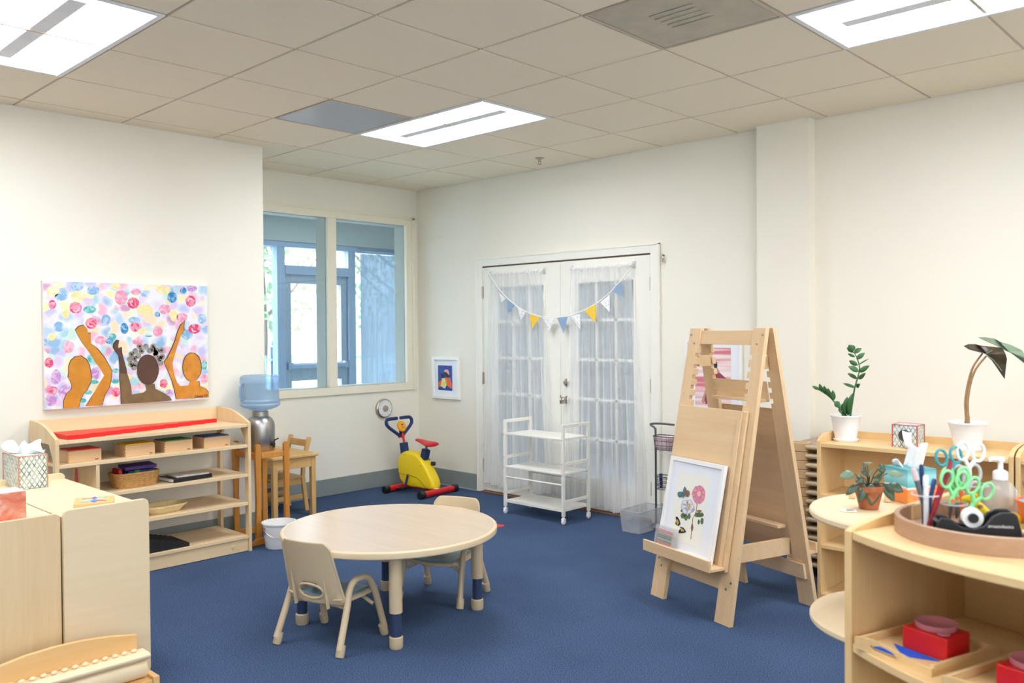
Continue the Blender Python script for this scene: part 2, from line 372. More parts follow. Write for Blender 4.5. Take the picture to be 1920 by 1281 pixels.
# ceiling light fixtures
MT['lens'] = emit('light_diffuser', (0.955, 0.985, 1.07, 1), LAMP)
MT['fixwhite'] = plain('fixture_white', rgb(240, 242, 244), 0.4)
lab = {(-3, 1): 'lit recessed white troffer light near the room corner, beside the silver vent', (-3, -3): 'lit recessed white troffer light above the wall with the painting',
       (2, 1): 'lit recessed white troffer light above the plants, beside the beige air diffuser'}
fixt = None
for (i, j) in FIX:
    lb = lab.get((i, j), 'lit recessed white troffer light behind the camera')
    if fixt is None:
        t = thing('ceiling_light', lb, 'ceiling light', (gx(i), gy(j), H), 0, 'recessed troffer lights')
        m = MB(); L2, W2 = 2 * G, G
        m.bb(.006, L2 - .006, .006, .03, -.004, .004); m.bb(.006, L2 - .006, W2 - .03, W2 - .006, -.004, .004); m.bb(.006, .03, .03, W2 - .03, -.004, .004); m.bb(L2 - .03, L2 - .006, .03, W2 - .03, -.004, .004)
        m.build('frame', 'fixwhite', t, smooth=False)
        m = MB(); m.bb(.02, L2 - .02, .02, .026, .004, .1); m.bb(.02, L2 - .02, W2 - .026, W2 - .02, .004, .1); m.bb(.02, .026, .02, W2 - .02, .004, .1); m.bb(L2 - .026, L2 - .02, .02, W2 - .02, .004, .1); m.bb(.02, L2 - .02, .02, W2 - .02, .1, .106)
        m.build('housing', 'fixwhite', t, smooth=False)
        for ya, yb in ((.03, W2 / 2 - .02), (W2 / 2 + .02, W2 - .03)):
            m = MB(); m.grid(lambda u, v: (0.03 + u * (L2 - .06), ya + v * (yb - ya), .012 + .03 * math.sin(PI * v) ** 0.6), 1, 10); m.build('diffuser', 'lens', t)
        m = MB(); m.bb(.12, L2 - .12, W2 / 2 - .036, W2 / 2 + .036, .008, .02); m.build('centre_rib', 'fixwhite', t, bevel=.003)
        fixt = t
    else:
        dup(fixt, (gx(i), gy(j), H), 0, lb)
# vents
MT['vent1'] = None
def perf(name, c1, c2, sc):
    mm, nt, b = base(name)
    tc = nt.nodes.new('ShaderNodeTexCoord'); v = nt.nodes.new('ShaderNodeTexVoronoi'); v.inputs['Scale'].default_value = sc; v.inputs['Randomness'].default_value = 0
    nt.links.new(tc.outputs['Object'], v.inputs['Vector'])
    r = ramp(nt, v.outputs['Distance'], [(0.25, c1), (0.4, c2)]); nt.links.new(r.outputs[0], b.inputs['Base Color'])
    b.inputs['Metallic'].default_value = 0.0; b.inputs['Roughness'].default_value = 0.45
    return mm
MT['vent1'] = perf('perforated_aluminium', rgb(90, 90, 92), rgb(205, 205, 206), 90)
t = thing('return_vent', 'silver perforated square air return grille beside the corner light', 'air vent', (gx(-3), gy(0), H))
MB().bb(.012, G - .012, .012, G - .012, .0, .006).build('grille', 'vent1', t, smooth=False)
m = MB(); m.bb(0.006, G - .006, .006, .014, -.003, .005); m.bb(0.006, G - .006, G - .014, G - .006, -.003, .005); m.bb(.006, .014, .014, G - .014, -.003, .005); m.bb(G - .014, G - .006, .014, G - .014, -.003, .005); m.build('frame', 'tbar', t, smooth=False)
MT['vent2'] = plain('dusty_beige_metal', rgb(196, 188, 166), .6, var=.08, scale=9)
t = thing('air_diffuser', 'dusty beige square air diffuser panel beside the right-hand light', 'air vent', (gx(1), gy(0), H))
MB().bb(.02, G - .02, .02, G - .02, -.002, .008).build('plaque', 'vent2', t, bevel=.003)
m = MB(); m.bb(0.006, G - .006, .006, .016, -.004, .005); m.bb(0.006, G - .006, G - .016, G - .006, -.004, .005); m.bb(.006, .016, .016, G - .016, -.004, .005); m.bb(G - .016, G - .006, .016, G - .016, -.004, .005); m.build('frame', 'tbar', t, smooth=False)
m = MB()
for k in range(5): m.bb(.2, .4, .2 + k * .045, .215 + k * .045, -.006, -.0025)
m.build('louvre', 'vent2', t, bevel=.002)
# sprinkler
t = thing('sprinkler_head', 'small chrome fire sprinkler hanging under the ceiling above the doors', 'sprinkler', (1.867, -0.343, H))
MB().lathe([(0, 0), (.035, 0), (.035, -.004), (.02, -.01), (0, -.01)]).build('escutcheon', 'chrome', t)
MB().cyl((0, 0, -.008), (0, 0, -.03), .009).build('body', 'chrome', t)
MB().tube([(-.012, 0, -.022), (-.013, 0, -.038), (0, 0, -.048), (.013, 0, -.038), (.012, 0, -.022)], .003, 6).cyl((0, 0, -.048), (0, 0, -.051), .016).build('deflector', 'chrome', t)

# ------------------------------------------------------------------ french doors
m = MB(); m.bb(0.82, 0.885, -0.02, 0.0, 0, 2.035); m.bb(2.654, 2.725, -0.02, 0.0, 0, 2.035); m.bb(0.885, 2.654, -0.02, 0.0, 1.975, 2.035)
m.bb(0.812, 0.824, -0.026, 0, 0, 2.043); m.bb(2.717, 2.731, -0.026, 0, 0, 2.043); m.bb(0.812, 2.731, -0.026, 0, 2.031, 2.045)
struct(m.build('trim_door_casing', 'doorpaint', bevel=0.002))
MT['gapdark'] = plain('head_gap_shade', rgb(110, 92, 76), 0.8)  # brown strip closing the door-head gap, its shade put into the colour
struct(MB().bb(0.885, 2.654, -0.004, 0.05, 1.963, 1.975).build('trim_door_head_gap', 'gapdark', smooth=False))
MT['thresh'] = plain('brown_threshold', rgb(120, 84, 62), 0.5)
m = MB(); m.bb(0.885, 2.654, -0.05, 0.05, 0, 0.014); struct(m.build('trim_door_threshold', 'thresh', bevel=.003))
def door(n, x0, x1, gx0, gx1, kl):
    root = None
    st = MB(); ya, yb = -0.005, 0.04; gz0, gz1 = 0.25, 1.80
    st.bb(x0, gx0, ya, yb, 0.018, 1.963); st.bb(gx1, x1, ya, yb, 0.018, 1.963); st.bb(gx0, gx1, ya, yb, 0.018, gz0); st.bb(gx0, gx1, ya, yb, gz1, 1.963)
    m = st.build('door_%d' % n, 'doorpaint', bevel=0.002); struct(m)
    q = MB()
    for k in range(1, 3): x = gx0 + (gx1 - gx0) * k / 3; q.bb(x - .011, x + .011, .0, .034, gz0, gz1)
    for k in range(1, 5): z = gz0 + (gz1 - gz0) * k / 5; q.bb(gx0, gx1, .0, .0335, z - .011, z + .011)
    w = .016
    q.bb(gx0, gx0 + w, -.011, .0, gz0, gz1); q.bb(gx1 - w, gx1, -.011, .0, gz0, gz1); q.bb(gx0 + w, gx1 - w, -.011, .0, gz0, gz0 + w); q.bb(gx0 + w, gx1 - w, -.011, .0, gz1 - w, gz1)
    q.build('muntins', 'doorpaint', m, bevel=.002)
    MB().bb(gx0, gx1, .015, .019, gz0, gz1).build('glazing', 'pane', m, smooth=False)
    xh = x0 if kl == 'l' else x1
    for z in (0.24, 1.0, 1.75):
        h = MB(); h.cyl((xh, -.012, z - .05), (xh, -.012, z + .05), .007); h.bb(xh - .012, xh + .012, -.007, -.004, z - .05, z + .05); h.build('hinge', 'chrome', m)
    return m
d1 = door(1, 0.887, 1.775, 1.06, 1.615, 'l'); d2 = door(2, 1.778, 2.652, 1.95, 2.51, 'r')
xx = 1.842
m = MB(); rx = Matrix.Rotation(PI / 2, 3, 'X'); m.lathe([(0, .0), (.031, 0), (.031, .008), (.024, .014), (0, .016)], (xx, -.005, .996), 24, rx); m.lathe([(0, 0), (.014, 0), (.012, .022), (0, .024)], (xx, -.018, .996), 16, rx); m.build('deadbolt', 'chrome', d2)
m = MB(); m.lathe([(0, 0), (.031, 0), (.031, .006), (.02, .012), (.012, .016), (.011, .035), (.02, .042), (.028, .055), (.026, .066), (.014, .074), (0, .075)], (xx, -.005, .856), 24, rx); m.build('door_knob', 'chrome', d2)
m = MB(); m.bb(1.768, 1.778, -.009, -.004, .82, .89); m.build('latch_plate', 'chrome', d2)

# curtains
MT['sheer'] = sheer('white_sheer', (0.97, 0.97, 0.97, 1), 0.53)
def curtain(x0, x1, bx0, bx1, zt, zb, seed, label, ybulge=0.0):
    rnd = random.Random(seed); ph = [rnd.uniform(0, 6.28) for _ in range(8)]
    t = thing('sheer_curtain', label, 'curtain', (0, 0, 0), 0, 'sheer curtains on the double doors')
    def f(u, v):
        zz = zt + (zb - zt) * v
        k = v ** 0.7
        uu = u + 0.012 * math.sin(9 * u + ph[0] + 3 * v)
        x = (x0 + (x1 - x0) * uu) * (1 - k) + (bx0 + (bx1 - bx0) * uu) * k
        a = 0.004 + 0.016 * min(1, v * 1.6)
        y = -0.042 - ybulge * k - a * (math.sin(60 * uu + ph[1] + 2 * v * math.sin(ph[2])) + 0.5 * math.sin(103 * uu + ph[3]) + .4 * math.sin(23 * uu + ph[4]))
        return (x, y, zz + (0.012 * math.sin(14 * u + ph[5]) * v))
    MB().grid(f, 150, 30).build('cloth', 'sheer', t)
    m = MB(); m.grid(lambda u, v: (lambda p: (p[0], p[1] - .002, zb + .045 * (1 - v) + 0.012 * math.sin(14 * u + ph[5])))(f(u, 1 - .02 * (1 - v))), 150, 2); m.build('hem', 'sheer', t)
    m = MB(); m.grid(lambda u, v: (x0 + (x1 - x0) * u, -0.036 - .008 * math.sin(PI * v) - .003 * math.sin(150 * u), zt - .02 + v * .035), 120, 4); m.build('rod_pocket', 'sheer', t)
    MB().cyl((x0 - .01, -.03, zt), (x1 + .012, -.03, zt), .005, n=10).build('rod', 'white', t)
    for x in (x0 - .012, x1 + .012):
        q = MB(); q.bb(x - .014, x + .014, -.009, -.005, zt - .028, zt + .028); q.bb(x - .004, x + .004, -.035, -.009, zt - .01, zt + .01); q.build('bracket', 'clear2', t, bevel=.002)
    return t
MT['clear2'] = plain('translucent_bracket', rgb(212, 212, 208), .25, var=.01)
curtain(1.0, 1.60, 0.90, 1.76, 1.898, 0.08, 3, 'long white sheer curtain hanging on the left door leaf')
curtain(1.92, 2.49, 1.86, 2.62, 1.895, 0.04, 8, 'long white sheer curtain hanging on the right door leaf, beside the door knob')
# bunting
MT['pw'] = None
def floral():
    mm, nt, b = base('floral_cotton')
    tc = nt.nodes.new('ShaderNodeTexCoord'); v = nt.nodes.new('ShaderNodeTexVoronoi'); v.inputs['Scale'].default_value = 62
    nt.links.new(tc.outputs['Object'], v.inputs['Vector'])
    r = ramp(nt, v.outputs['Distance'], [(0.2, rgb(186, 190, 192)), (0.32, rgb(247, 246, 242))]); nt.links.new(r.outputs[0], b.inputs['Base Color']); b.inputs['Roughness'].default_value = .9
    return mm
MT['pw'] = floral(); MT['pb'] = plain('dusty_blue_cotton', rgb(148, 172, 200), .9, var=.05, scale=60); MT['py'] = plain('yellow_cotton', rgb(255, 208, 70), .9, var=.04, scale=60)
PEN = [('w', [(1.159, 1.742), (1.237, 1.683), (1.19, 1.65)]), ('b', [(1.26, 1.677), (1.352, 1.624), (1.259, 1.559)]), ('w', [(1.375, 1.607), (1.472, 1.566), (1.412, 1.501)]),
       ('y', [(1.509, 1.549), (1.622, 1.52), (1.538, 1.428)]), ('w', [(1.655, 1.517), (1.776, 1.512), (1.723, 1.4)]), ('b', [(1.804, 1.515), (1.915, 1.52), (1.875, 1.389)]),
       ('w', [(1.949, 1.525), (2.043, 1.539), (2.042, 1.415)]), ('y', [(2.083, 1.566), (2.194, 1.611), (2.193, 1.47)]), ('w', [(2.239, 1.622), (2.328, 1.68), (2.327, 1.549)]), ('b', [(2.347, 1.704), (2.428, 1.775), (2.457, 1.657)])]
t = thing('bunting', 'string of blue, yellow and white cloth pennants draped across the double doors', 'bunting', (0, -0.078, 0))
STR = [(1.0, 1.905), (1.069, 1.865), (1.159, 1.765), (1.26, 1.68), (1.367, 1.613), (1.509, 1.551), (1.648, 1.521), (1.804, 1.515), (1.915, 1.522), (2.083, 1.567), (2.22, 1.625), (2.334, 1.696), (2.428, 1.775), (2.5, 1.875)]
m = MB(); m.tube([(p[0], (0.04 if k in (0, 13) else 0.0), p[1]) for k, p in enumerate(STR)], .005, 8); m.build('string', 'whitep', t)
for c, P in PEN:
    m = MB(); m.prism(P, 'xz', -.0035, -.001); m.build('pennant', {'w': 'pw', 'b': 'pb', 'y': 'py'}[c], t, smooth=False)
# key on hook
t = thing('key', 'small key ring hanging on the wall just right of the door frame', 'key', (2.762, -0.004, 1.93))
MB().tube([(0, 0, .02), (0, -.018, .02), (0, -.02, .03)], .003, 6).sph((0, -.002, .02), (.008, .003, .008), 10).build('hook', 'dgrey', t)
MB().tube([(.012 * math.cos(a), -.014, .008 + .012 * math.sin(a)) for a in [2 * PI * k / 14 for k in range(14)]], .0018, 6, True).build('ring', 'dgrey', t)
MB().bb(-.009, .004, -.016, -.013, -.03, -.004).bb(-.005, -.001, -.016, -.013, -.05, -.03).bb(.003, .011, -.012, -.01, -.026, -.004).build('blade', 'chrome', t, smooth=False)
# thermostat-like white dial clock on the window wall
t = thing('dial_clock', 'round silver and white wind-up dial clock on the wall under the window', 'clock', (0.0, -0.425, 0.712), PI / 2)
ry = Matrix.Rotation(PI / 2, 3, 'X')
MB().lathe([(0, 0), (.085, 0), (.088, .004), (.088, .026), (.08, .032), (0, .032)], (0, -.001, 0), 40, ry).build('case', 'chrome', t)
MB().lathe([(0, .0325), (.074, .0325), (.074, .034), (0, .034)], (0, -.001, 0), 40, ry).build('face', 'whitep', t)
m = MB()
for k in range(12):
    a = k * PI / 6; m.box((.06 * math.cos(a), -.0362, .06 * math.sin(a)), (.008, .001, .004), Matrix.Rotation(-a, 3, 'Y'))
m.build('marking', 'dgrey', t, smooth=False)['kind'] = 'stuff'
MB().lathe([(0, .034), (.03, .034), (.027, .048), (0, .05)], (0, -.001, 0), 24, ry).build('knob', 'chrome', t)

# ------------------------------------------------------------------ beyond the window: vestibule, storefront, outdoors
MT['alu'] = plain('pale_blue_grey_aluminium', rgb(150, 172, 196), .4, var=.02)
MT['alud'] = plain('grey_aluminium_door', rgb(150, 168, 182), .4, var=.02)
MT['vwall'] = plain('vestibule_paint', rgb(176, 186, 182), .8, var=.01)
MT['tint'] = glassy('tinted_glass', (0.66, 0.75, 0.83, 1), 0.12, 0.0)
SX = -2.2
struct(MB().bb(SX - .05, -WT, -3.2, 2.2, -.06, 0).build('floor_vestibule', 'vwall', smooth=False))
struct(MB().bb(SX - .05, -WT, -3.2, 2.2, 2.72, 2.78).build('ceiling_vestibule', 'vwall', smooth=False))
m = MB(); m.bb(SX - .05, SX + .1, -3.2, 2.2, 2.42, 2.72); m.bb(SX - .05, -WT, 2.1, 2.2, 0, 2.72); m.bb(SX - .05, -WT, -3.3, -3.2, 0, 2.72)
struct(m.build('wall_vestibule', 'vwall', smooth=False))
# storefront framing (posts in y, rails in z)
m = MB()
for ya, yb in ((-3.2, -3.1), (-.21, -.11), (0.74, 0.84), (2.0, 2.1)): m.bb(SX - .05, SX + .06, ya, yb, 0, 2.42)
m.bb(SX - .05, SX + .075, -3.2, 2.1, 2.36, 2.42)
m.bb(SX - .05, SX + .05, -3.1, -.21, 0, .12); m.bb(SX - .05, SX + .05, .84, 2.0, 0, .55)
m.bb(SX - .05, SX + .07, -.11, .74, 2.06, 2.16)
wf2 = struct(m.build('window_2', 'alu', bevel=.003))
MB().bb(SX - .01, SX, -3.1, -.21, .12, 2.36).build('pane', 'tint', wf2, smooth=False)
MB().bb(SX - .01, SX, .84, 2.0, .55, 2.36).build('pane', 'tint', wf2, smooth=False)
MB().bb(SX - .01, SX, -.11, .74, 2.16, 2.36).build('pane', 'pane', wf2, smooth=False)
m = MB(); m.bb(SX - .03, SX + .03, -.10, -.02, .01, 2.06); m.bb(SX - .03, SX + .03, .65, .73, .01, 2.06); m.bb(SX - .03, SX + .03, -.02, .65, 1.96, 2.06); m.bb(SX - .03, SX + .03, -.02, .65, .86, 1.06); m.bb(SX - .03, SX + .03, -.02, .65, .01, .25)
dv = struct(m.build('door_3', 'alud', bevel=.003))
MB().bb(SX - .01, SX, -.02, .65, 1.06, 1.96).build('glazing', 'pane', dv, smooth=False)
MB().bb(SX - .01, SX, -.02, .65, .25, .86).build('glazing', 'pane', dv, smooth=False)
m = MB(); m.cyl((SX + .08, -.06, 1.03), (SX + .08, .69, 1.03), .026, n=14); m.bb(SX + .03, SX + .09, -.08, -.03, .99, 1.07); m.bb(SX + .03, SX + .09, .66, .71, .99, 1.07); m.build('push_bar', 'alu', dv, bevel=.004)
m = MB(); m.bb(SX + .078, SX + .088, .9, 2.0, .56, 2.34)
MT['blind'] = sheer('blue_mesh_blind', (0.40, 0.48, 0.54, 1), 0.30)
bl = thing('roller_blind', 'blue translucent roller blind over the glass seen through the right window pane', 'blind')
m.build('fabric', 'blind', bl, smooth=False)
MB().cyl((SX + .09, .86, 2.37), (SX + .09, 2.02, 2.37), .022).build('roller', 'alu', bl)
t = thing('ceiling_light', 'added lit panel brightening the entrance vestibule beyond the window', 'ceiling light', (-1.2, -.3, 2.72))  # panel added to brighten the vestibule, no known fixture there
MT['vestfill'] = emit('vestibule_fill_light', (0.9, 0.95, 1.0, 1), 2.4)
MB().bb(-.3, .3, -1.0, 1.0, -.02, 0).build('diffuser', 'vestfill', t, smooth=False); MB().bb(-.32, .32, -1.02, 1.02, -.012, 0).build('frame', 'fixwhite', t, smooth=False)
# outdoors
MT['grass'] = plain('pale_paving', rgb(226, 226, 216), .9, var=.08, scale=3)
MT['trunk'] = plain('bark', rgb(130, 112, 96), .9, var=.2)
MT['fol'] = plain('tree_foliage', rgb(150, 172, 120), .7, var=.3, scale=5)
MT['gate'] = plain('pale_green_metal', rgb(170, 214, 200), .5)
MT['fence'] = plain('dark_blue_iron', rgb(60, 78, 104), .5)
struct(MB().bb(-40, 40, -40, 30, -.16, -.1).build('ground', 'grass', smooth=False))
rnd = random.Random(11)
def tree(x, y, h, lab, seed):
    r = random.Random(seed); t = thing('tree', lab, 'tree', (x, y, -.06), 0, 'trees outside the vestibule')
    m = MB(); m.tube(smoothpath([(0, 0, 0), (.08, .05, h * .3), (-.04, .1, h * .6), (.05, 0, h * .9)], 4), [.12 - .008 * k for k in range(13)], 8)
    for k in range(6):
        a = r.uniform(0, 6.28); z = h * r.uniform(.35, .75); m.tube([(0, .05, z), (.7 * math.cos(a), .7 * math.sin(a), z + .6), (1.2 * math.cos(a), 1.2 * math.sin(a), z + 1.2)], [.04, .025, .01], 6)
    m.build('trunk', 'trunk', t)
    m = MB()
    for k in range(1500):
        a = r.uniform(0, 6.28); q = r.uniform(0, 1) ** .5 * h * .36; z = h * r.uniform(.32, 1.05); s_ = r.uniform(.05, .1)
        c = Vector((q * math.cos(a), q * math.sin(a), z)); e = Euler((r.uniform(0, 6), r.uniform(0, 6), r.uniform(0, 6))).to_matrix()
        vs = [m.bm.verts.new(c + e @ Vector(p) * s_) for p in ((-1, 0, 0), (0, -.5, .1), (1, 0, 0), (0, .5, .1))]; m.bm.faces.new(vs)
    o = m.build('foliage', 'fol', t, smooth=False); o['kind'] = 'stuff'
tree(-8.5, 3.2, 4.6, 'leafy pale tree outside, seen through the upper glass of the far door', 1)
tree(-9.5, 7.4, 4.8, 'leafy tree outside, blurred behind the blue blind at the right window pane', 2)
tree(-12, -1.2, 5.0, 'leafy tree outside, seen through the left edge of the window', 3)
t = thing('iron_fence', 'low iron bar fence outside beyond the far glass door', 'fence', (-7.5, 2.4, -.06))
m = MB(); m.bb(-.02, .02, -1.2, 3.2, .95, .99); m.bb(-.02, .02, -1.2, 3.2, .12, .16); m.build('rail', 'gate', t, smooth=False)
m = MB()
for k in range(34): m.bb(-.008, .008, -1.2 + k * .13, -1.185 + k * .13, 0, 1.05)
m.build('bars', 'gate', t, smooth=False)['kind'] = 'stuff'
for y in (.55, .78): MB().bb(-.05, .05, y - .06, y + .06, 0, 1.2).lathe([(.02, 1.2), (.06, 1.24), (.05, 1.3), (0, 1.34)], (0, y, 0), 12).build('post', 'fence', t)
# room beyond the curtained doors
MT['room2'] = plain('far_room_paint', rgb(214, 216, 216), .8, var=.05, scale=1.5)
m = MB(); m.bb(0.2, 3.9, 2.6, 2.7, 0, 2.8); m.bb(.1, .2, WT, 2.7, 0, 2.8); m.bb(3.9, 4.0, WT, 2.7, 0, 2.8); struct(m.build('wall_far_room', 'room2', smooth=False))
struct(MB().bb(.1, 4, WT, 2.7, -.06, 0).build('floor_far_room', 'room2', smooth=False))
struct(MB().bb(.1, 4, WT, 2.7, 2.7, 2.8).build('ceiling_far_room', 'room2', smooth=False))
t = thing('ceiling_light', 'added light brightening the room behind the curtained doors', 'ceiling light', (1.8, 1.3, 2.7))  # unseen light added so the far room glows through the curtains
MT['farfill'] = emit('far_room_fill_light', (0.90, 0.95, 1.0, 1), 8)
MB().bb(-.6, .6, -.3, .3, -.02, 0).build('diffuser', 'farfill', t, smooth=False)
MB().bb(-.62, .62, -.32, .32, -.012, -.0).build('frame', 'fixwhite', t, smooth=False)

# ------------------------------------------------------------------ long Montessori shelf under the painting
BX0, BX1, SY0, SY1 = 0.785, 1.205, -3.60, -2.425
t = thing('display_shelf', 'long birch open shelf unit against the wall under the big painting', 'shelf', (BX0, SY0, 0))
D_, L_ = BX1 - BX0, SY1 - SY0
def side_pts():   # (x,z) profile with curved front top
    P = [(0, 0), (D_, 0), (D_, .835)]
    for k in range(1, 9):
        a = k / 8; P.append((D_ - (D_ - .1) * a, .835 + .078 * math.sin(a * PI / 2)))
    P += [(0, .915)]; return P
for ya in (0, L_ - .02):
    o = side_pts(); fr = .045
    # frame with a cut-out opening
    P = [(0, 0), (D_, 0), (D_, .835)] + side_pts()[3:]
    m = MB()
    m.bb(0, fr, ya, ya + .02, 0, .80); m.bb(D_ - fr, D_, ya, ya + .02, 0, .80); m.bb(fr, D_ - fr, ya, ya + .02, 0, .095)
    m.prism([(0, .80), (D_, .80)] + side_pts()[2:], 'xz', ya, ya + .02)
    m.prism([(fr, .80), (fr, .72), (fr + .06, .80)], 'xz', ya, ya + .02); m.prism([(D_ - fr, .80), (D_ - fr - .06, .80), (D_ - fr, .72)], 'xz', ya, ya + .02)
    m.build('side_frame', 'birchz', t, bevel=.0015)
for z in (.085, .30, .483, .672, .805):
    MB().bb(.004, D_ - .003, .021, L_ - .021, z, z + .02).build('shelf_board', 'birchy', t, bevel=.0015)
MB().bb(0, .012, .021, L_ - .021, .826, .912).build('back_rail', 'birchy', t, bevel=.0015)
MB().bb(D_ - .03, D_ - .012, .021, L_ - .021, 0.003, .084).build('kick_board', 'birchy', t, bevel=.0015)
for y in (.19, .95): MB().lathe([(0, 0), (.013, 0), (.011, .006), (0, .007)], (D_ - .012, y + .1, .045), 14, Matrix.Rotation(PI / 2, 3, 'Y')).build('screw_cap', 'birchz', t)
MB().lathe([(0, 0), (.021, 0), (.021, .002), (0, .002)], (D_ - .0125, .42, .012), 20, Matrix.Rotation(PI / 2, 3, 'Y')).build('cable_hole', 'blackm', t)
MB().bb(.03, D_ - .006, .215, .235, .321, .671).build('divider', 'birchz', t, bevel=.0015)
SP = lambda x, y, z: (x, y, z)
# red rods laid as a stair
ts = 'red rods laid in a row along the shelf top'
for k in range(10):
    L = 1.0 - k * .098; yy = SY0 + .07
    o = MB().bb(0, .024, 0, L, 0, .024).build('red_rod', 'red', None, bevel=.001)
    o.location = (BX1 - .10 - k * 0.0245 , SY1 - .16 - 1.0, .826)
    o.location = (BX1 - .05 - (9 - k) * .0245, yy, .826)
    tag(o, ['longest', 'second longest', 'third longest', 'fourth longest', 'fifth longest', 'sixth longest', 'seventh longest', 'third shortest', 'second shortest', 'shortest'][k] + ' red wooden rod on the long shelf top under the painting', 'rod', ts)
# coloured-lid wooden boxes
MT['boxw'] = wood('beech_box', rgb(216, 172, 124), rgb(232, 192, 146), 'y', contrast=.5)
proto = None
for k, (y, c, mm) in enumerate(((-3.43, 'red', 'red'), (-3.12, 'yellow', 'yel2'), (-2.885, 'green', 'green'), (-2.635, 'blue', 'blue2'))):
    t = thing('lidded_box', 'small beech box with a %s lid on the second board of the long shelf' % c, 'box', (1.085, y, .692), .04, 'beech boxes with coloured lids')
    MB().bb(-.075, .075, -.088, .088, 0, .066).build('body', 'boxw', t, bevel=.0015)
    MB().bb(-.070, .070, -.083, .083, .066, .072).build('lid', mm, t, bevel=.001)
    m = MB()
    for kk in range(6):
        for sy in (-1, 1): m.bb(.0745, .0755, sy * .086 - .008, sy * .086 + .001 if sy > 0 else sy * .086 + .008, .004 + kk * .0105, .009 + kk * .0105)
    m.build('finger_joint', 'honey', t, smooth=False)['kind'] = 'stuff'
    m = MB(); m.bb(.0752, .0758, .052, .072, .006, .010); m.build('maker_mark', 'blackm', t, smooth=False)
# wicker basket with puzzle boxes
def basket(name, lab, loc, rz, a, b, h, flare, mat, n=44, rows=9, r=.0042):
    t = thing(name, lab, 'basket', loc, rz)
    m = MB()
    for k in range(rows + 1):
        f = k / rows; sc = 1 - flare * (1 - f); zz = r + f * (h - 2 * r)
        m.tube([(a * sc * math.copysign(abs(math.cos(q)) ** .6, math.cos(q)) * (1 + .012 * (-1) ** (i + k)), b * sc * math.copysign(abs(math.sin(q)) ** .6, math.sin(q)) * (1 + .012 * (-1) ** (i + k)), zz) for i, q in enumerate([2 * PI * i / n for i in range(n)])], r * (1.5 if k == rows else 1.1), 6, True)
    m.build('weave', mat, t)
    m = MB()
    for i in range(n // 2):
        q = 2 * PI * i / (n // 2); cx_ = math.copysign(abs(math.cos(q)) ** .6, math.cos(q)); cy_ = math.copysign(abs(math.sin(q)) ** .6, math.sin(q))
        m.cyl((a * (1 - flare) * cx_, b * (1 - flare) * cy_, r), (a * cx_, b * cy_, h - r), r * .8, n=5)
    m.build('stakes', mat, t)['kind'] = 'stuff'
    m = MB(); m.prism([(a * (1 - flare) * .98 * math.copysign(abs(math.cos(q)) ** .6, math.cos(q)), b * (1 - flare) * .98 * math.copysign(abs(math.sin(q)) ** .6, math.sin(q))) for q in [2 * PI * i / 32 for i in range(32)]], 'xy', .001, .005); m.build('base', mat, t)
    return t
basket('wicker_basket', 'rectangular brown wicker basket of small boxes on the third board of the long shelf', (1.07, -3.12, .503), .05, .085, .135, .088, .14, 'basket', rows=12)
MT['purple'] = plain('purple_card', rgb(84, 58, 124), .5)
MT['redc'] = plain('red_card', rgb(196, 30, 52), .5)
def tbox(name, lab, c, d, mat, rot, grp='small boxes and cases in the wicker basket'):
    o = MB().box((0, 0, 0), d).build(name, mat, None, bevel=.0015); o.location = c; o.rotation_euler = rot; return tag(o, lab, 'box', grp)
tbox('card_box', 'flat purple card box lying on top of the things in the wicker basket', (1.072, -3.10, .620), (.10, .19, .018), 'purple', (0, .10, .04))
tbox('card_box', 'red card box standing at the left end of the wicker basket', (1.07, -3.215, .570), (.10, .018, .09), 'redc', (.12, 0, 0))
tbox('zip_case', 'dark navy case lying in the wicker basket under the purple box', (1.075, -3.10, .578), (.12, .16, .044), 'navy', (0, 0, 0))
tbox('green_block', 'small green block at the front of the wicker basket', (1.135, -3.13, .590), (.012, .03, .03), 'green', (0, 0, .3))
# folded notebook / books
t = thing('book_set', 'black-edged book lying on the third board of the long shelf, under a leaflet', 'book', (1.08, -2.80, .503), .10)
MB().bb(-.085, .075, -.13, .12, 0, .022).build('pages', 'tissue', t)
MB().bb(-.09, .085, -.135, .125, -.0001, .003).bb(-.09, .085, -.135, .125, .022, .025).bb(.079, .085, -.135, .125, .003, .022).build('cover', 'black', t, bevel=.001)
MT['leaflet'] = plain('printed_leaflet', rgb(214, 206, 196), .5, var=.25, scale=26)
tag(MB().bb(-.075, .07, -.10, .11, 0, .008).build('leaflet', 'leaflet', None, bevel=.001), 'printed paper booklet lying on the black-edged book on the long shelf', 'booklet').location = (1.08, -2.795, .5285)
basket('bread_basket', 'shallow pale oval basket on the fourth board of the long shelf', (1.07, -2.95, .320), .12, .085, .135, .045, .30, 'basket2', rows=6)
# broad black stairs
stairs = 'black wooden prisms laid as a stair on the bottom board'
names = ['tallest', 'second tallest', 'third tallest', 'fourth tallest', 'fifth tallest', 'fifth lowest', 'fourth lowest', 'third lowest', 'second lowest', 'lowest']
for k in range(10):
    h = .098 - k * .0085
    o = MB().bb(-.26, .0, 0, .0315, 0, h).build('black_prism', 'blackm', None, bevel=.001); o.location = (1.185, -3.155 + k * .032, .106)
    tag(o, ('black wooden prism in the stair on the bottom board, the %s' % names[k]), 'block', stairs)
# red sticker figure on the divider? pink tower poster seen behind the left bay
MT['pinkp'] = plain('pink_red_card', rgb(226, 92, 104), .5)
m = MB()
for k in range(5): m.bb(-.001, .001, -.028 + k * .004, .028 - k * .004, k * .018, .018 + k * .018)
o = m.build('tower_cutout', 'pinkp', None, smooth=False); o.location = (0.80, 0, 0); 
o.location = (.90, -3.3875, .53); o.rotation_euler = (0, 0, PI / 2); tag(o, 'small pink stepped tower card stuck to the divider inside the long shelf', 'card')

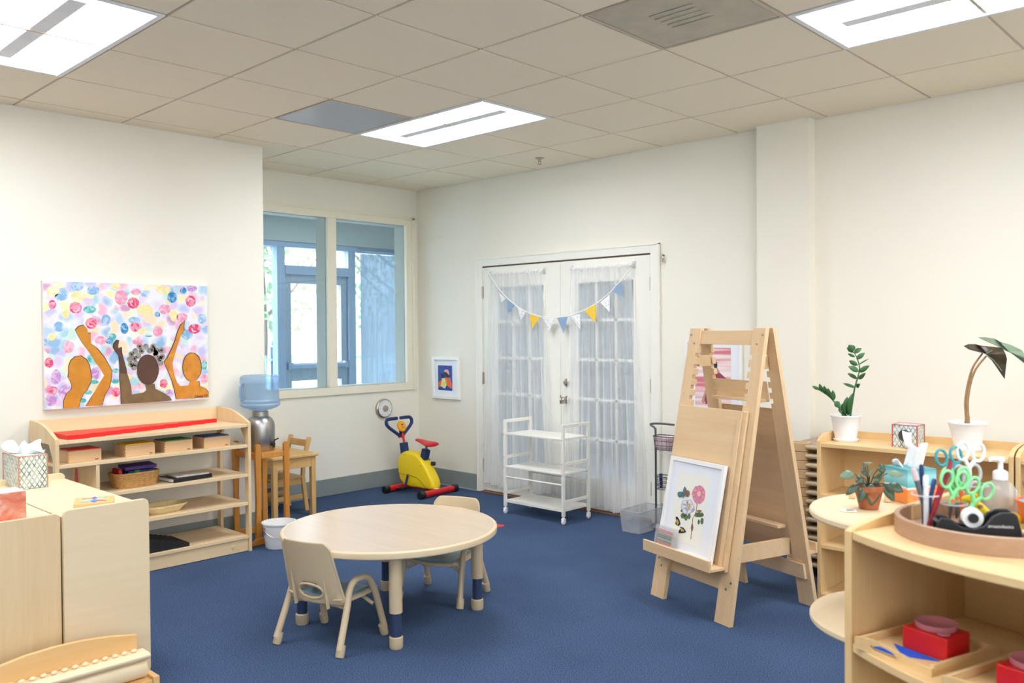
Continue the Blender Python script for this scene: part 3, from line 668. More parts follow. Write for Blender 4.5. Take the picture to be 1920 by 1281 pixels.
# ------------------------------------------------------------------ painting
def quad(TL, TR, BR, BL):
    hl = BL[1] - TL[1]; hr = BR[1] - TR[1]
    def f(x, y):
        s = .5
        for _ in range(6):
            v_ = 0
            xt = TL[0] + (TR[0] - TL[0]) * s; xb = BL[0] + (BR[0] - BL[0]) * s; yt = TL[1] + (TR[1] - TL[1]) * s; yb = BL[1] + (BR[1] - BL[1]) * s
            v_ = (y - yt) / (yb - yt); xl = TL[0] + (BL[0] - TL[0]) * v_; xr = TR[0] + (BR[0] - TR[0]) * v_; s = (x - xl) / (xr - xl)
        u = s * hr / (s * hr + (1 - s) * hl) if hl > 0 else s
        u = s / (s + (1 - s) * (hr / hl)) if False else s * hl ** 0 * hr ** 0 if False else (s / hl) / (s / hl + (1 - s) / hr) * 1.0
        return u, v_
    return f
def flat(pts, y, m, name, parent, th=.0008, smooth=False):
    mm = MB(); mm.prism(pts, 'xz', y - th, y); return mm.build(name, m, parent, smooth=smooth)
PW, PH = 1.02, .762
t = thing('canvas_painting', 'large colourful canvas of three people seen from behind with raised arms, above the long shelf', 'painting', (0.7505, -3.518, .968), PI / 2)
MT['canvas'] = plain('canvas_edge', rgb(236, 226, 222), .8)
MB().bb(0, PW, -.034, 0, 0, PH).build('stretcher', 'canvas', t, bevel=.002)
def dabs():
    mm, nt, b = base('swirled_paint')
    tc = nt.nodes.new('ShaderNodeTexCoord'); n = nt.nodes.new('ShaderNodeTexNoise'); n.inputs['Scale'].default_value = 9; n.inputs['Detail'].default_value = 2
    nt.links.new(tc.outputs['Object'], n.inputs[0])
    mxv = nt.nodes.new('ShaderNodeMixRGB'); mxv.blend_type = 'ADD'; mxv.inputs[0].default_value = .09; nt.links.new(tc.outputs['Object'], mxv.inputs[1]); nt.links.new(n.outputs['Color'], mxv.inputs[2])
    v = nt.nodes.new('ShaderNodeTexVoronoi'); v.inputs['Scale'].default_value = 17; nt.links.new(mxv.outputs[0], v.inputs['Vector'])
    sep = nt.nodes.new('ShaderNodeSeparateColor'); nt.links.new(v.outputs['Color'], sep.inputs[0])
    pal = [rgb(*c) for c in ((188, 214, 240), (222, 206, 236), (250, 240, 190), (206, 236, 222), (240, 190, 210), (200, 200, 240), (250, 226, 190), (170, 216, 226), (232, 220, 240), (150, 190, 224), (236, 246, 226), (214, 160, 196))]
    r = ramp(nt, sep.outputs[0], [(k / 12, c) for k, c in enumerate(pal)]); r.color_ramp.interpolation = 'CONSTANT'
    r2 = ramp(nt, v.outputs['Distance'], [(0.40, (0, 0, 0, 1)), (0.85, (1, 1, 1, 1))])
    mx = nt.nodes.new('ShaderNodeMixRGB'); nt.links.new(r2.outputs[0], mx.inputs[0]); nt.links.new(r.outputs[0], mx.inputs[1]); mx.inputs[2].default_value = rgb(240, 240, 248)
    nt.links.new(mx.outputs[0], b.inputs['Base Color']); b.inputs['Roughness'].default_value = .5
    return mm
MT['dabs'] = dabs()
flat([(0.002, .002), (PW - .002, .002), (PW - .002, PH - .002), (.002, PH - .002)], -.034, 'dabs', 'painted_ground', t)
qf = quad((90, 115), (1400, 160), (1405, 1060), (97, 1140))
def PP(x, y):
    u, v = qf(x, y); return (min(max(u, .002), .998) * PW, (1 - min(max(v, .002), .998)) * PH)
def paint(polys, y, m, name):
    mm = MB()
    for P in polys: mm.prism([PP(*p) for p in P], 'xz', y - .0007, y)
    return mm.build(name, m, t, smooth=False)
def blob(cx_, cy_, rx_, ry_, n=22, j=.06, seed=0):
    r = random.Random(seed or int(cx_ * 7 + cy_)); return [(cx_ + rx_ * (1 + r.uniform(-j, j)) * math.cos(2 * PI * k / n), cy_ + ry_ * (1 + r.uniform(-j, j)) * math.sin(2 * PI * k / n)) for k in range(n)]
for nm, c, sp in (('crimson_dab', (226, 60, 110), [(165, 305, 30, 36), (350, 330, 50, 45), (470, 455, 46, 44), (808, 295, 46, 44), (1265, 280, 42, 44), (818, 485, 34, 38), (1295, 500, 50, 38), (160, 985, 42, 34), (665, 1000, 32, 38), (1045, 935, 32, 36), (135, 765, 34, 40)]),
                  ('rose_dab', (236, 150, 180), [(710, 250, 50, 60), (830, 205, 40, 26), (1060, 345, 46, 40), (545, 590, 48, 34), (860, 955, 28, 26), (1195, 410, 44, 38), (1000, 520, 40, 42), (290, 640, 44, 50), (840, 600, 44, 26), (1370, 900, 30, 40)]),
                  ('blue_dab', (30, 130, 190), [(735, 495, 32, 44), (1118, 250, 38, 44), (1208, 195, 26, 26), (615, 595, 30, 24), (1000, 385, 22, 22)]),
                  ('sky_dab', (130, 180, 222), [(235, 245, 50, 30), (365, 155, 52, 40), (590, 430, 36, 46), (215, 480, 40, 40), (105, 590, 16, 44), (1355, 420, 34, 40), (1235, 545, 46, 40), (490, 195, 50, 34), (815, 430, 50, 26)]),
                  ('teal_dab', (70, 180, 176), [(460, 345, 50, 30), (465, 730, 26, 30), (665, 830, 30, 18), (660, 915, 30, 20), (495, 920, 30, 18), (440, 1000, 34, 18), (1370, 790, 24, 40), (640, 560, 30, 26), (400, 1065, 30, 18), (930, 555, 30, 10)]),
                  ('lilac_dab', (190, 140, 206), [(505, 850, 40, 50), (270, 1000, 60, 60), (190, 880, 40, 60), (150, 1060, 46, 50), (1090, 1010, 30, 30), (1275, 180, 40, 26)]),
                  ('cream_dab', (246, 226, 150), [(170, 200, 50, 46), (370, 240, 60, 34), (665, 160, 40, 24), (1050, 190, 60, 34), (900, 350, 60, 46), (1130, 400, 30, 40), (880, 520, 40, 24), (160, 560, 30, 30), (270, 380, 30, 34), (760, 880, 30, 24)])):
    mm_, nt_, b_ = base(nm + '_paint'); nn_ = noise(nt_, 26, 2, dist=1.5)
    rr0 = ramp(nt_, nn_.outputs[0], [(.42, rgb(*c)), (.62, rgb(*[min(255, v + (250 - v) * .55) for v in c]))]); nt_.links.new(rr0.outputs[0], b_.inputs['Base Color']); b_.inputs['Roughness'].default_value = .5; MT[nm] = mm_
    paint([blob(*s) for s in sp], -.0348 if 'crim' in nm or 'blue' in nm else -.0346, MT[nm], nm)['kind'] = 'stuff'
MT['flick'] = plain('pale_swirl_paint', rgb(246, 214, 226), .5, var=.05)
paint([[(x + r_ * math.cos(a), y + r_ * math.sin(a)) for a in [s0 + .35 * k for k in range(8)]] + [(x + (r_ - 9) * math.cos(a), y + (r_ - 9) * math.sin(a)) for a in [s0 + .35 * k for k in range(7, -1, -1)]] for x, y, r_, s0 in ((350, 330, 34, 0), (470, 455, 28, 1), (808, 295, 26, 2), (1265, 280, 24, 3), (1295, 500, 26, 1), (165, 305, 20, 4), (160, 985, 26, 5))], -.0356, 'flick', 'swirl_highlight')['kind'] = 'stuff'
MT['ochre'] = plain('ochre_paint', rgb(206, 138, 34), .5, var=.12, scale=16); MT['ochre2'] = plain('amber_paint', rgb(214, 140, 44), .5, var=.16, scale=18)
MT['brown'] = plain('dark_brown_paint', rgb(92, 60, 46), .5, var=.12, scale=18); MT['olive'] = plain('olive_brown_paint', rgb(122, 98, 62), .5, var=.14, scale=18)
MT['line'] = plain('dark_outline_paint', rgb(60, 40, 34), .5); MT['curl'] = plain('grey_curl_paint', rgb(150, 146, 138), .5, var=.35, scale=70)
FIGS = [('ochre', [[(247, 1128), (252, 1060), (275, 1010), (312, 975), (315, 940), (300, 910), (285, 880), (290, 850), (290, 800), (308, 750), (345, 718), (385, 712), (430, 740), (455, 790), (462, 840), (472, 885), (460, 930), (440, 965), (432, 985), (405, 1010), (385, 1050), (365, 1120)]]),
        ('ochre', [[(425, 1110), (470, 1040), (520, 950), (572, 868), (545, 820), (500, 760), (455, 680), (420, 635), (395, 600), (365, 545), (346, 508), (372, 478), (415, 468), (440, 500), (446, 535), (468, 530), (466, 580), (470, 612), (520, 660), (575, 730), (632, 832), (625, 900), (610, 960), (575, 1020), (550, 1105)]]),
        ('olive', [[(705, 1095), (703, 990), (695, 900), (697, 790), (690, 710), (665, 680), (645, 650), (648, 620), (672, 590), (690, 590), (680, 640), (692, 660), (706, 645), (708, 690), (720, 745), (740, 810), (770, 900), (785, 960), (790, 1020), (845, 1010), (880, 1005), (905, 985), (895, 940), (965, 935), (972, 975), (1040, 1010), (1085, 1040), (1104, 1068), (905, 1085)]]),
        ('ochre2', [[(1145, 1058), (1130, 980), (1108, 900), (1075, 820), (1048, 765), (1075, 730), (1110, 660), (1140, 590), (1160, 520), (1185, 470), (1212, 435), (1205, 490), (1210, 512), (1190, 540), (1165, 600), (1140, 680), (1115, 770), (1118, 800), (1130, 870), (1150, 925), (1175, 955), (1240, 950), (1258, 915), (1325, 915), (1330, 955), (1375, 975), (1398, 1000), (1400, 1045)]]),
        ('ochre2', [blob(1270, 805, 72, 112, 24, .01, 5)]), ('brown', [blob(917, 825, 82, 116, 24, .02, 6)]),
        ('brown', [[(697, 790), (690, 710), (665, 680), (645, 650), (648, 620), (672, 590), (690, 590), (680, 640), (692, 660), (706, 645), (708, 690), (722, 745), (742, 815), (745, 850), (698, 850)]])]
fi = 0
for mt, P in FIGS:
    # dark outline just behind each figure
    big = [[(p[0] + 5 * (1 if p[0] > sum(q[0] for q in pl) / len(pl) else -1), p[1] - (4 if p[1] < sum(q[1] for q in pl) / len(pl) else 0)) for p in pl] for pl in P]
    paint(big, -.0356 - fi * .0004, 'line', 'outline'); fi += 1
    paint(P, -.0357 - fi * .0004, mt, 'painted_figure'); fi += 1
cr = random.Random(4)
curls = [blob(x, y, 23, 24, 12, .04) for x, y in ((855, 638), (905, 640), (962, 640), (1028, 670), (820, 676), (870, 676), (935, 672), (990, 672), (790, 700), (845, 712), (985, 705), (1035, 720), (775, 740), (815, 735), (1010, 735), (785, 780), (825, 775), (1020, 770), (808, 805), (980, 690), (960, 660))]
paint(curls, -.0356, 'curl', 'painted_hair')['kind'] = 'stuff'
paint([blob(x, y, 10, 10, 10, .05) for x, y in ((855, 638), (962, 640), (1028, 670), (870, 676), (790, 700), (1035, 720), (815, 735), (1010, 735), (785, 780))], -.0364, 'line', 'hair_curl_shadow')['kind'] = 'stuff'
text_mesh("Liman'13", .025, 'signature', 'line', t, (PP(1285, 1040)[0], -.043, PP(1285, 1052)[1] + .004), (PI / 2, 0, 0), shear=.3)

# ------------------------------------------------------------------ water dispenser on its oak stand
t = thing('dispenser_stand', 'golden oak four-post stand carrying the steel water dispenser', 'stand', (0.935, -2.20, 0))
hx, hy = .145, .108
for sx in (-1, 1):
    for sy in (-1, 1):
        w_ = .022
        P = [(-w_, 0), (w_, 0)] + [(w_ * .72, .30), (w_, .60), (w_ * .95, .645)] + arc(0, .648, w_ * .95, 10, 170, 6) + [(-w_ * .95, .645), (-w_, .6), (-w_ * .72, .3)]
        m = MB(); m.prism([(sy * hy + a, b) for a, b in P], 'yz', sx * hx - .012, sx * hx + .012); m.build('post', 'oak', t, bevel=.003)
for sy in (-1, 1):
    MB().bb(-hx + .012, hx - .012, sy * hy - .012, sy * hy + .012, .565, .605).build('rail', 'oak', t, bevel=.002)
for sx in (-1, 1):
    m = MB(); m.prism([(-hy - .06, .0), (-hy - .06, .02), (-hy - .03, .045), (hy + .03, .045), (hy + .06, .02), (hy + .06, 0)], 'yz', sx * (hx + .012), sx * (hx + .034)); m.build('foot', 'oak', t, bevel=.003)
    MB().bb(sx * hx - .010, sx * hx + .010, -hy + .024, hy - .024, .57, .605).build('rail', 'oak', t, bevel=.002)
MB().bb(-hx + .012, hx - .012, -hy + .013, hy - .013, .588, .606).build('top_slat', 'oak', t)
t = thing('water_dispenser', 'brushed steel water dispenser with black tap standing on the oak stand', 'water dispenser', (0.935, -2.20, .607))
MB().lathe([(0, 0), (.090, 0), (.094, .006), (.095, .165), (.091, .190), (.078, .215), (.058, .232), (.055, .234), (.055, .264), (.052, .266), (.052, .262), (0, .262)], n=48).build('body', 'steel', t)
m = MB(); dr = Vector((.8, -.6, 0)).normalized()
m = MB(); dr = Vector((1, .35, 0)).normalized(); o_ = Vector((0, 0, .045))
m.cyl(o_ + dr * .085, o_ + dr * .118, .010, n=14); m.cyl(o_ + dr * .112 + Vector((0, 0, .012)), o_ + dr * .112 + Vector((0, 0, -.022)), .009, n=14); m.cyl(o_ + dr * .086, o_ + dr * .092, .017, n=16)
m.tube([o_ + dr * .112 + Vector((0, 0, .012)), o_ + dr * .116 + Vector((0, 0.004, .028)), o_ + dr * .132 + Vector((0, .02, .040))], [.005, .005, .004], 8); m.build('tap', 'black', t)
t = thing('water_bottle', 'large upturned translucent blue water bottle sitting in the steel dispenser', 'water bottle', (0.935, -2.20, .868))
prof = [(0, .005), (.03, .004), (.045, .006), (.046, .012), (.075, .018), (.118, .034), (.130, .045), (.133, .055), (.128, .064), (.133, .073), (.133, .082), (.126, .090), (.126, .19), (.133, .20), (.135, .215), (.133, .24), (.125, .25), (.11, .254), (.05, .255), (0, .25)]
m = MB(); n_ = 60; rings = []
for r, z in prof:
    if r < 1e-6: rings.append([m.bm.verts.new((0, 0, z))]); continue
    L = []
    for k in range(n_):
        a = 2 * PI * k / n_; rr = r
        da = (a - math.radians(255) + PI) % (2 * PI) - PI
        if .085 < z < .195: rr = r - .022 * math.exp(-(da / .33) ** 4) 
        L.append(m.bm.verts.new((rr * math.cos(a), rr * math.sin(a), z)))
    rings.append(L)
for A, B in zip(rings, rings[1:]):
    for k in range(n_):
        j = (k + 1) % n_
        if len(A) == 1: m.bm.faces.new((A[0], B[j], B[k]))
        elif len(B) == 1: m.bm.faces.new((A[k], A[j], B[0]))
        else: m.bm.faces.new((A[k], A[j], B[j], B[k]))
m.build('bottle', 'water', t)
ha = math.radians(250)
m = MB(); hd = Vector((math.cos(ha), math.sin(ha), 0)); m.tube(smoothpath([hd * .112 + Vector((0, 0, .088)), hd * .128 + Vector((0, 0, .10)), hd * .131 + Vector((0, 0, .14)), hd * .128 + Vector((0, 0, .18)), hd * .112 + Vector((0, 0, .192))], 4), .009, 10); m.build('handle', 'water', t)
# bucket
t = thing('bucket', 'white plastic bucket with wire handle on the carpet beside the dispenser stand', 'bucket', (1.235, -2.245, 0), .3)
MB().lathe([(0, 0), (.086, 0), (.089, .004), (.105, .155), (.113, .157), (.113, .166), (.103, .167), (.087, .008), (0, .007)], n=48).build('body', 'whitep', t)
m = MB(); m.tube([(.11 * math.cos(a), .112 * math.sin(a), .150 - .075 * math.sin((a - math.radians(235)) / math.radians(170) * PI)) for a in [math.radians(235 + 170 * k / 20) for k in range(21)]], .0018, 6); m.build('wire_handle', 'chrome', t)
MT['lab'] = plain('printed_label', rgb(160, 160, 190), .5, var=.3, scale=50)
m = MB(); m.grid(lambda u, v: ((.0985 + .006 * v) * math.cos(math.radians(228 + 26 * u)), (.0985 + .006 * v) * math.sin(math.radians(228 + 26 * u)), .088 + .05 * v), 6, 2); m.build('sticker', 'lab', t)
# wooden child's table and chair
t = thing('child_table', 'small square rubberwood child table against the wall under the window', 'table', (0.33, -1.735, 0))
MB().prism(rrect(-.31, .31, -.20, .20, .015), 'xy', .465, .487).build('tabletop', 'rub', t, bevel=.005)
for sx in (-1, 1):
    for sy in (-1, 1): MB().bb(sx * .27 - .019, sx * .27 + .019, sy * .165 - .019, sy * .165 + .019, 0, .465).build('leg', 'rub', t, bevel=.004)
for sy in (-1, 1): MB().bb(-.25, .25, sy * .165 - .009, sy * .165 + .009, .40, .465).build('apron', 'rub', t, bevel=.001)
for sx in (-1, 1): MB().bb(sx * .275 - .009, sx * .275 + .009, -.146, .146, .385, .465).build('apron', 'rub', t, bevel=.001)
t = thing('child_chair', 'small rubberwood child chair tucked under the square table by the window wall', 'chair', (0.255, -1.61, 0))
MB().prism(rrect(-.14, .14, -.18, .10, .02), 'xy', .262, .280).build('seat', 'rub', t, bevel=.004)
for sx in (-1, 1):
    MB().bb(sx * .118 - .014, sx * .118 + .014, -.165, -.137, 0, .262).build('leg', 'rub', t, bevel=.003)
    m = MB(); m.prism([(.105, 0), (.14, 0), (.105, .27), (.115, .40), (.165, .56)] + arc(.148, .565, .018, 0, 180, 6) + [(.085, .40), (.074, .27)], 'yz', sx * .13 - .012, sx * .13 + .012); m.build('back_post', 'rub', t, bevel=.003)
    MB().bb(sx * .12 - .008, sx * .12 + .008, -.137, .085, .215, .26).build('seat_rail', 'rub', t, bevel=.001)
    MB().bb(sx * .12 - .007, sx * .12 + .007, -.137, .095, .10, .135).build('stretcher', 'rub', t, bevel=.001)
MB().bb(-.118, .118, .125, .140, .505, .56).build('top_rail', 'rub', t, bevel=.003)
MB().bb(-.118, .118, -.158, -.144, .10, .13).build('stretcher', 'rub', t, bevel=.001)

# ------------------------------------------------------------------ round activity table and toddler chairs
TX, TY = 2.885, -2.615
t = thing('round_table', 'round low maple-topped activity table with tan legs in the middle of the room', 'table', (TX, TY, 0))
Rt = .525
MB().lathe([(0, .424), (Rt - .03, .424), (Rt - .01, .424), (Rt - .01, .4545), (0, .4545)], n=96).build('tabletop', 'tabletop', t)
MB().lathe([(Rt - .011, .422), (Rt - .004, .4205), (Rt + .003, .426), (Rt + .005, .438), (Rt + .003, .450), (Rt - .004, .4550), (Rt - .0112, .4548)], n=96, close=True).build('edge_band', 'tanedge', t)
MB().lathe([(0, .418), (.40, .418), (.40, .424), (0, .424)], n=48).build('underframe', 'tan', t)
for (lx, ly) in ((3.232, -2.861), (3.116, -2.244), (2.647, -2.972), (2.514, -2.357)):
    q = Vector((lx - TX, ly - TY, 0))
    l = MB().cyl(q + Vector((0, 0, .16)), q + Vector((0, 0, .418)), .030, n=24).build('leg', 'tan', t)
    MB().cyl(q + Vector((0, 0, .045)), q + Vector((0, 0, .17)), .0245, n=24).build('extension_tube', 'legblue', l)
    MB().lathe([(0, 0), (.028, 0), (.031, .006), (.0315, .05), (.027, .054), (0, .054)], q, 24).build('foot_cap', 'tan', l)
    d = -q.normalized(); m = MB(); m.beam(q + Vector((0, 0, .345)) + d * .026, q + d * .085 + Vector((0, 0, .418)), .006, .02, (-d.y, d.x, 0)); m.build('brace', 'tan', l)
def toddler_chair(label):
    t = thing('toddler_chair', label, 'chair', (0, 0, 0), 0, 'tan toddler chairs at the round table')
    # moulded backrest shell: panel tilting back, opening at the bottom
    zb, zt = .20, .495
    def by(z): return -.128 - (z - .20) * .27
    def bw(z): return .158 - .026 * (z - .20) / .3
    cur = lambda x, z: by(z) + .10 * (x / .15) ** 2 * .30
    m = MB(); N = 14; zl = [.20, .225, .25, .275, .300, .33, .37, .41, .45, .475, .490, .497]
    V = {}
    def wz(z): return bw(z) * (1 if z < .47 else (1 - ((z - .47) / .027) ** 2 * .16))
    for i in range(N + 1):
        for j, z in enumerate(zl):
            x = -1 + 2 * i / N; X = x * wz(z); V[i, j] = m.bm.verts.new((X, cur(X, z), z))
    for i in range(N):
        for j in range(len(zl) - 1):
            xc = abs(-1 + 2 * (i + .5) / N) * .15; zc = (zl[j] + zl[j + 1]) / 2
            if (xc / .072) ** 2 + ((zc - .262) / .036) ** 2 < 1: continue
            m.bm.faces.new((V[i, j], V[i + 1, j], V[i + 1, j + 1], V[i, j + 1]))
    for v in list(m.bm.verts):
        if not v.link_faces: m.bm.verts.remove(v)
    m.build('backrest', 'tan', t, solid=.008, sub=1)
    m = MB(); m.tube([(.070 * math.cos(a), cur(.07 * math.cos(a), .262 + .036 * math.sin(a)) - .004, .262 + .034 * math.sin(a)) for a in [2 * PI * k / 28 for k in range(28)]], .0055, 8, True); m.build('handle_rim', 'tan', t)
    for sx in (-1, 1):
        m = MB(); m.tube(smoothpath([(sx * bw(z) * .995, cur(bw(z), z), z) for z in (.20, .30, .40, .46)] + [(sx * .115, cur(.115, .49), .488)], 3), .006, 8); m.build('side_flange', 'tan', t)
        m = MB(); m.prism([(by(.345) - .004, .345), (by(.22) - .02, .235), (by(.21) - .016, .19), (by(.2), .19), (by(.345), .33)], 'yz', sx * .092 - .003, sx * .092 + .003); m.build('back_rib', 'tan', t, bevel=.001)
    # seat
    def sf(u, v):
        x = (u * 2 - 1) * .150; y = -.125 + v * .27
        return (x, y, .215 + .012 * (x / .15) ** 2 + .020 * max(0, .3 - v) - .010 * max(0, v - .75) * 4 * (v - .75) - .006 * math.sin(PI * v))
    m = MB(); m.grid(sf, 12, 12); m.build('seat_shell', 'tan', t, solid=.008)
    m = MB(); m.grid(lambda u, v: tuple(Vector(sf(.06 + .88 * u, .12 + .86 * v)) + Vector((0, 0, .0065))), 12, 12); m.build('seat', 'seatblue', t, solid=.004)
    m = MB(); m.tube([Vector(sf(a, b)) + Vector((0, 0, -.006)) for a, b in [(0, .05), (0, .3), (0, .6), (0, .95), (.1, 1), (.5, 1), (.9, 1), (1, .95), (1, .6), (1, .3), (1, .05)]], .008, 8); m.build('seat_rim', 'tan', t)
    for sx in (-1, 1):
        P = smoothpath([(sx * .182, -.172, .03), (sx * .170, -.105, .19), (sx * .163, -.078, .262), (sx * .162, -.045, .298), (sx * .162, .005, .302), (sx * .162, .052, .29), (sx * .165, .082, .255), (sx * .170, .105, .20), (sx * .180, .155, .03)], 4)
        m = MB(); m.tube(P, .0155, 14); m.build('leg', 'tan', t)
        for (fx, fy, ax, ay) in ((.182, -.172, .179, -.155), (.180, .155, .177, .141)):
            a = Vector((sx * fx, fy, 0)); b = Vector((sx * ax, ay, .05)); m = MB(); m.tube([a, a + (b - a) * .1, b], [.017, .0195, .0195], 16); m.build('foot_cap', 'tan', t)
    m = MB(); m.tube([(-.163, -.085, .185), (-.10, -.09, .195), (.10, -.09, .195), (.163, -.085, .185)], .009, 10); m.build('crossbar', 'tan', t)
    m = MB(); m.tube([(-.165, .09, .16), (-.10, .08, .195), (.10, .08, .195), (.165, .09, .16)], .009, 10); m.build('crossbar', 'tan', t)
    return t
c1 = toddler_chair('tan toddler chair on the near left side of the round table, back to the camera')
c1.location = (2.922, -2.985, 0); c1.rotation_euler = (0, 0, math.radians(15.5))
dup(c1, (2.83, -2.225, 0), math.radians(200.5), 'tan toddler chair on the far side of the round table, backrest showing above the tabletop')
# red floor dot
o = MB().lathe([(0, 0.0005), (.045, .0005), (.045, .002), (0, .002)], n=32).build('floor_dot', 'red', None); o.location = (1.90, -.86, 0); tag(o, 'round red marker dot stuck on the carpet beyond the round table', 'sticker')

# ------------------------------------------------------------------ exercise bike (local +X forward = towards handlebar)
t = thing('toy_exercise_bike', 'yellow, red and blue child exercise bike in the room corner', 'exercise bike', (.50, -.41, 0), math.radians(186))
for nm, x in (('front', .225), ('rear', -.215)):
    L = .215 if nm == 'rear' else .20
    b = MB().cyl((x, -L, .033), (x, L, .033), .027, n=20).build('base_bar', 'redp', t)
    for s_ in (-1, 1): MB().cyl((x, s_ * (L - .035), .033), (x, s_ * (L + .018), .033), .032, n=20).build('end_cap', 'black', b, bevel=.003)
prof = [(.14, .06), (.20, .10), (.225, .17), (.235, .24), (.22, .30), (.175, .345), (.11, .362), (.03, .352), (-.03, .325), (-.09, .27), (-.145, .20), (-.19, .13), (-.205, .08), (-.19, .052), (-.13, .047), (-.03, .05), (.07, .05)]
sp = smoothpath([(a, 0, b) for a, b in prof] + [(prof[0][0], 0, prof[0][1])], 3)[:-1]
m = MB(); cx_ = sum(p.x for p in sp) / len(sp); cz_ = sum(p.z for p in sp) / len(sp); rings = []
for y, s_ in ((-.058, .86), (-.055, .92), (-.042, .98), (-.02, 1), (.02, 1), (.042, .98), (.055, .92), (.058, .86)):
    rings.append([m.bm.verts.new((cx_ + (p.x - cx_) * s_, y, cz_ + (p.z - cz_) * s_)) for p in sp])
for A, B in zip(rings, rings[1:]):
    for k in range(len(A)): j = (k + 1) % len(A); m.bm.faces.new((A[k], A[j], B[j], B[k]))
m.bm.faces.new(rings[0]); m.bm.faces.new(rings[-1][::-1]); body = m.build('body_shell', 'yellow', t)
MT['seam'] = plain('dark_seam', rgb(150, 124, 10), .6)
m = MB(); m.tube(smoothpath([(.205, .0585, .16), (.12, .0605, .155), (.03, .0605, .15), (-.04, .0605, .13), (-.11, .0605, .075), (-.14, .059, .06)], 5), .0018, 5); m.build('seam', 'seam', t)
m = MB(); m.lathe([(0, 0), (.005, 0), (.005, .003), (0, .003)], (.13, .0575, .33), 10, Matrix.Rotation(-PI / 2, 3, 'X')); m.build('screw', 'chrome', t)
m = MB(); m.lathe([(0, 0), (.005, 0), (.005, .003), (0, .003)], (-.06, .0575, .25), 10, Matrix.Rotation(-PI / 2, 3, 'X')); m.build('screw', 'chrome', t)
m = MB(); m.tube(smoothpath([(.085, .066, .155), (.095, .072, .11), (.105, .078, .06), (.11, .08, .045)], 4), .010, 10); m.build('crank_arm', 'navy', t)
MB().lathe([(0, 0), (.012, 0), (.01, .012), (0, .014)], (.085, .06, .155), 14, Matrix.Rotation(-PI / 2, 3, 'X')).build('crank_hub', 'chrome', t)
m = MB(); m.box((.125, .11, .042), (.075, .05, .022), Matrix.Rotation(.2, 3, 'Y')); m.build('pedal', 'black', t, bevel=.007)
m = MB(); m.tube(smoothpath([(.085, -.066, .155), (.06, -.075, .21), (.045, -.08, .26)], 4), .010, 10); m.build('crank_arm', 'navy', t)
m = MB(); m.box((.04, -.11, .27), (.075, .05, .022)); m.build('pedal', 'black', t, bevel=.007)
MB().box((-.128, -.03, .262), (.04, .03, .035)).build('tension_knob', 'black', t, bevel=.008)
m = MB(); m.beam((.185, 0, .33), (.20, 0, .425), .055, .055, (0, 1, 0)); m.build('stem_sleeve', 'navy', t, bevel=.004)
m = MB(); m.tube([(.185, 0, .40), (.205, 0, .48), (.235, 0, .54)], .011, 12); m.build('stem', 'redp', t)
m = MB(); m.beam((-.05, 0, .30), (-.075, 0, .385), .055, .058, (0, 1, 0)); m.build('seat_sleeve', 'navy', t, bevel=.004)
m = MB(); m.cyl((-.06, 0, .34), (-.08, 0, .415), .012); m.build('seat_post', 'chrome', t)
# saddle
m = MB(); rings = []
for x, w, z, h in ((.05, .016, .462, .014), (.02, .026, .462, .018), (-.03, .034, .452, .022), (-.08, .052, .440, .026), (-.12, .074, .436, .028), (-.155, .080, .435, .026), (-.175, .060, .434, .018)):
    rings.append([m.bm.verts.new((x, w * math.cos(2 * PI * k / 16), z + h * math.sin(2 * PI * k / 16) * (1 if math.sin(2 * PI * k / 16) > 0 else .7) - .004)) for k in range(16)])
for A, B in zip(rings, rings[1:]):
    for k in range(16): j = (k + 1) % 16; m.bm.faces.new((A[k], A[j], B[j], B[k]))
m.bm.faces.new(rings[0]); m.bm.faces.new(rings[-1][::-1]); m.build('saddle', 'redp', t, sub=1)
# handlebar: loop open at the top, lying in a plane tilted toward the seat
def hbp(a, b): # a lateral, b up along the tilt
    return (.225 + b * .20, a, .47 + b * .98)
hb = []
for s_ in (-1, 1):
    m = MB(); m.tube(smoothpath([hbp(s_ * .012, .01), hbp(s_ * .06, .045), hbp(s_ * .135, .10), hbp(s_ * .158, .135), hbp(s_ * .145, .165), hbp(s_ * .11, .172), hbp(s_ * .022, .172)], 5), .015, 12); m.build('handlebar_grip', 'navy', t)
MB().cyl(hbp(-.03, .01), hbp(.03, .01), .013).build('handlebar_clamp', 'redp', t)
m = MB(); rr = Matrix.Rotation(-PI / 2 + .35, 3, 'Y'); m.lathe([(0, 0), (.046, 0), (.050, .008), (.046, .018), (0, .022)], (.232, 0, .565), 28, rr); co = m.build('console', 'orange', t)
m = MB(); n3 = rr @ Vector((0, 0, 1)); p0 = Vector((.232, 0, .565)) + n3 * .0215
m.box(p0 + rr @ Vector((.012, 0, 0)), (.012, .018, .003), rr); m.box(p0 + rr @ Vector((-.012, .008, 0)), (.006, .006, .003), rr); m.box(p0 + rr @ Vector((-.012, -.012, 0)), (.006, .006, .003), rr); m.build('display', 'black', co)['kind'] = 'stuff'
MB().box((.225, 0, .52), (.03, .035, .05)).build('console_mount', 'black', t, bevel=.005)
MB().box((-.215, .02, .0615), (.035, .05, .001)).build('sticker', 'whitep', t)
m = MB(); m.bb(-.20, .21, -.02, .02, .035, .06); m.build('frame_tube', 'redp', t, bevel=.004)

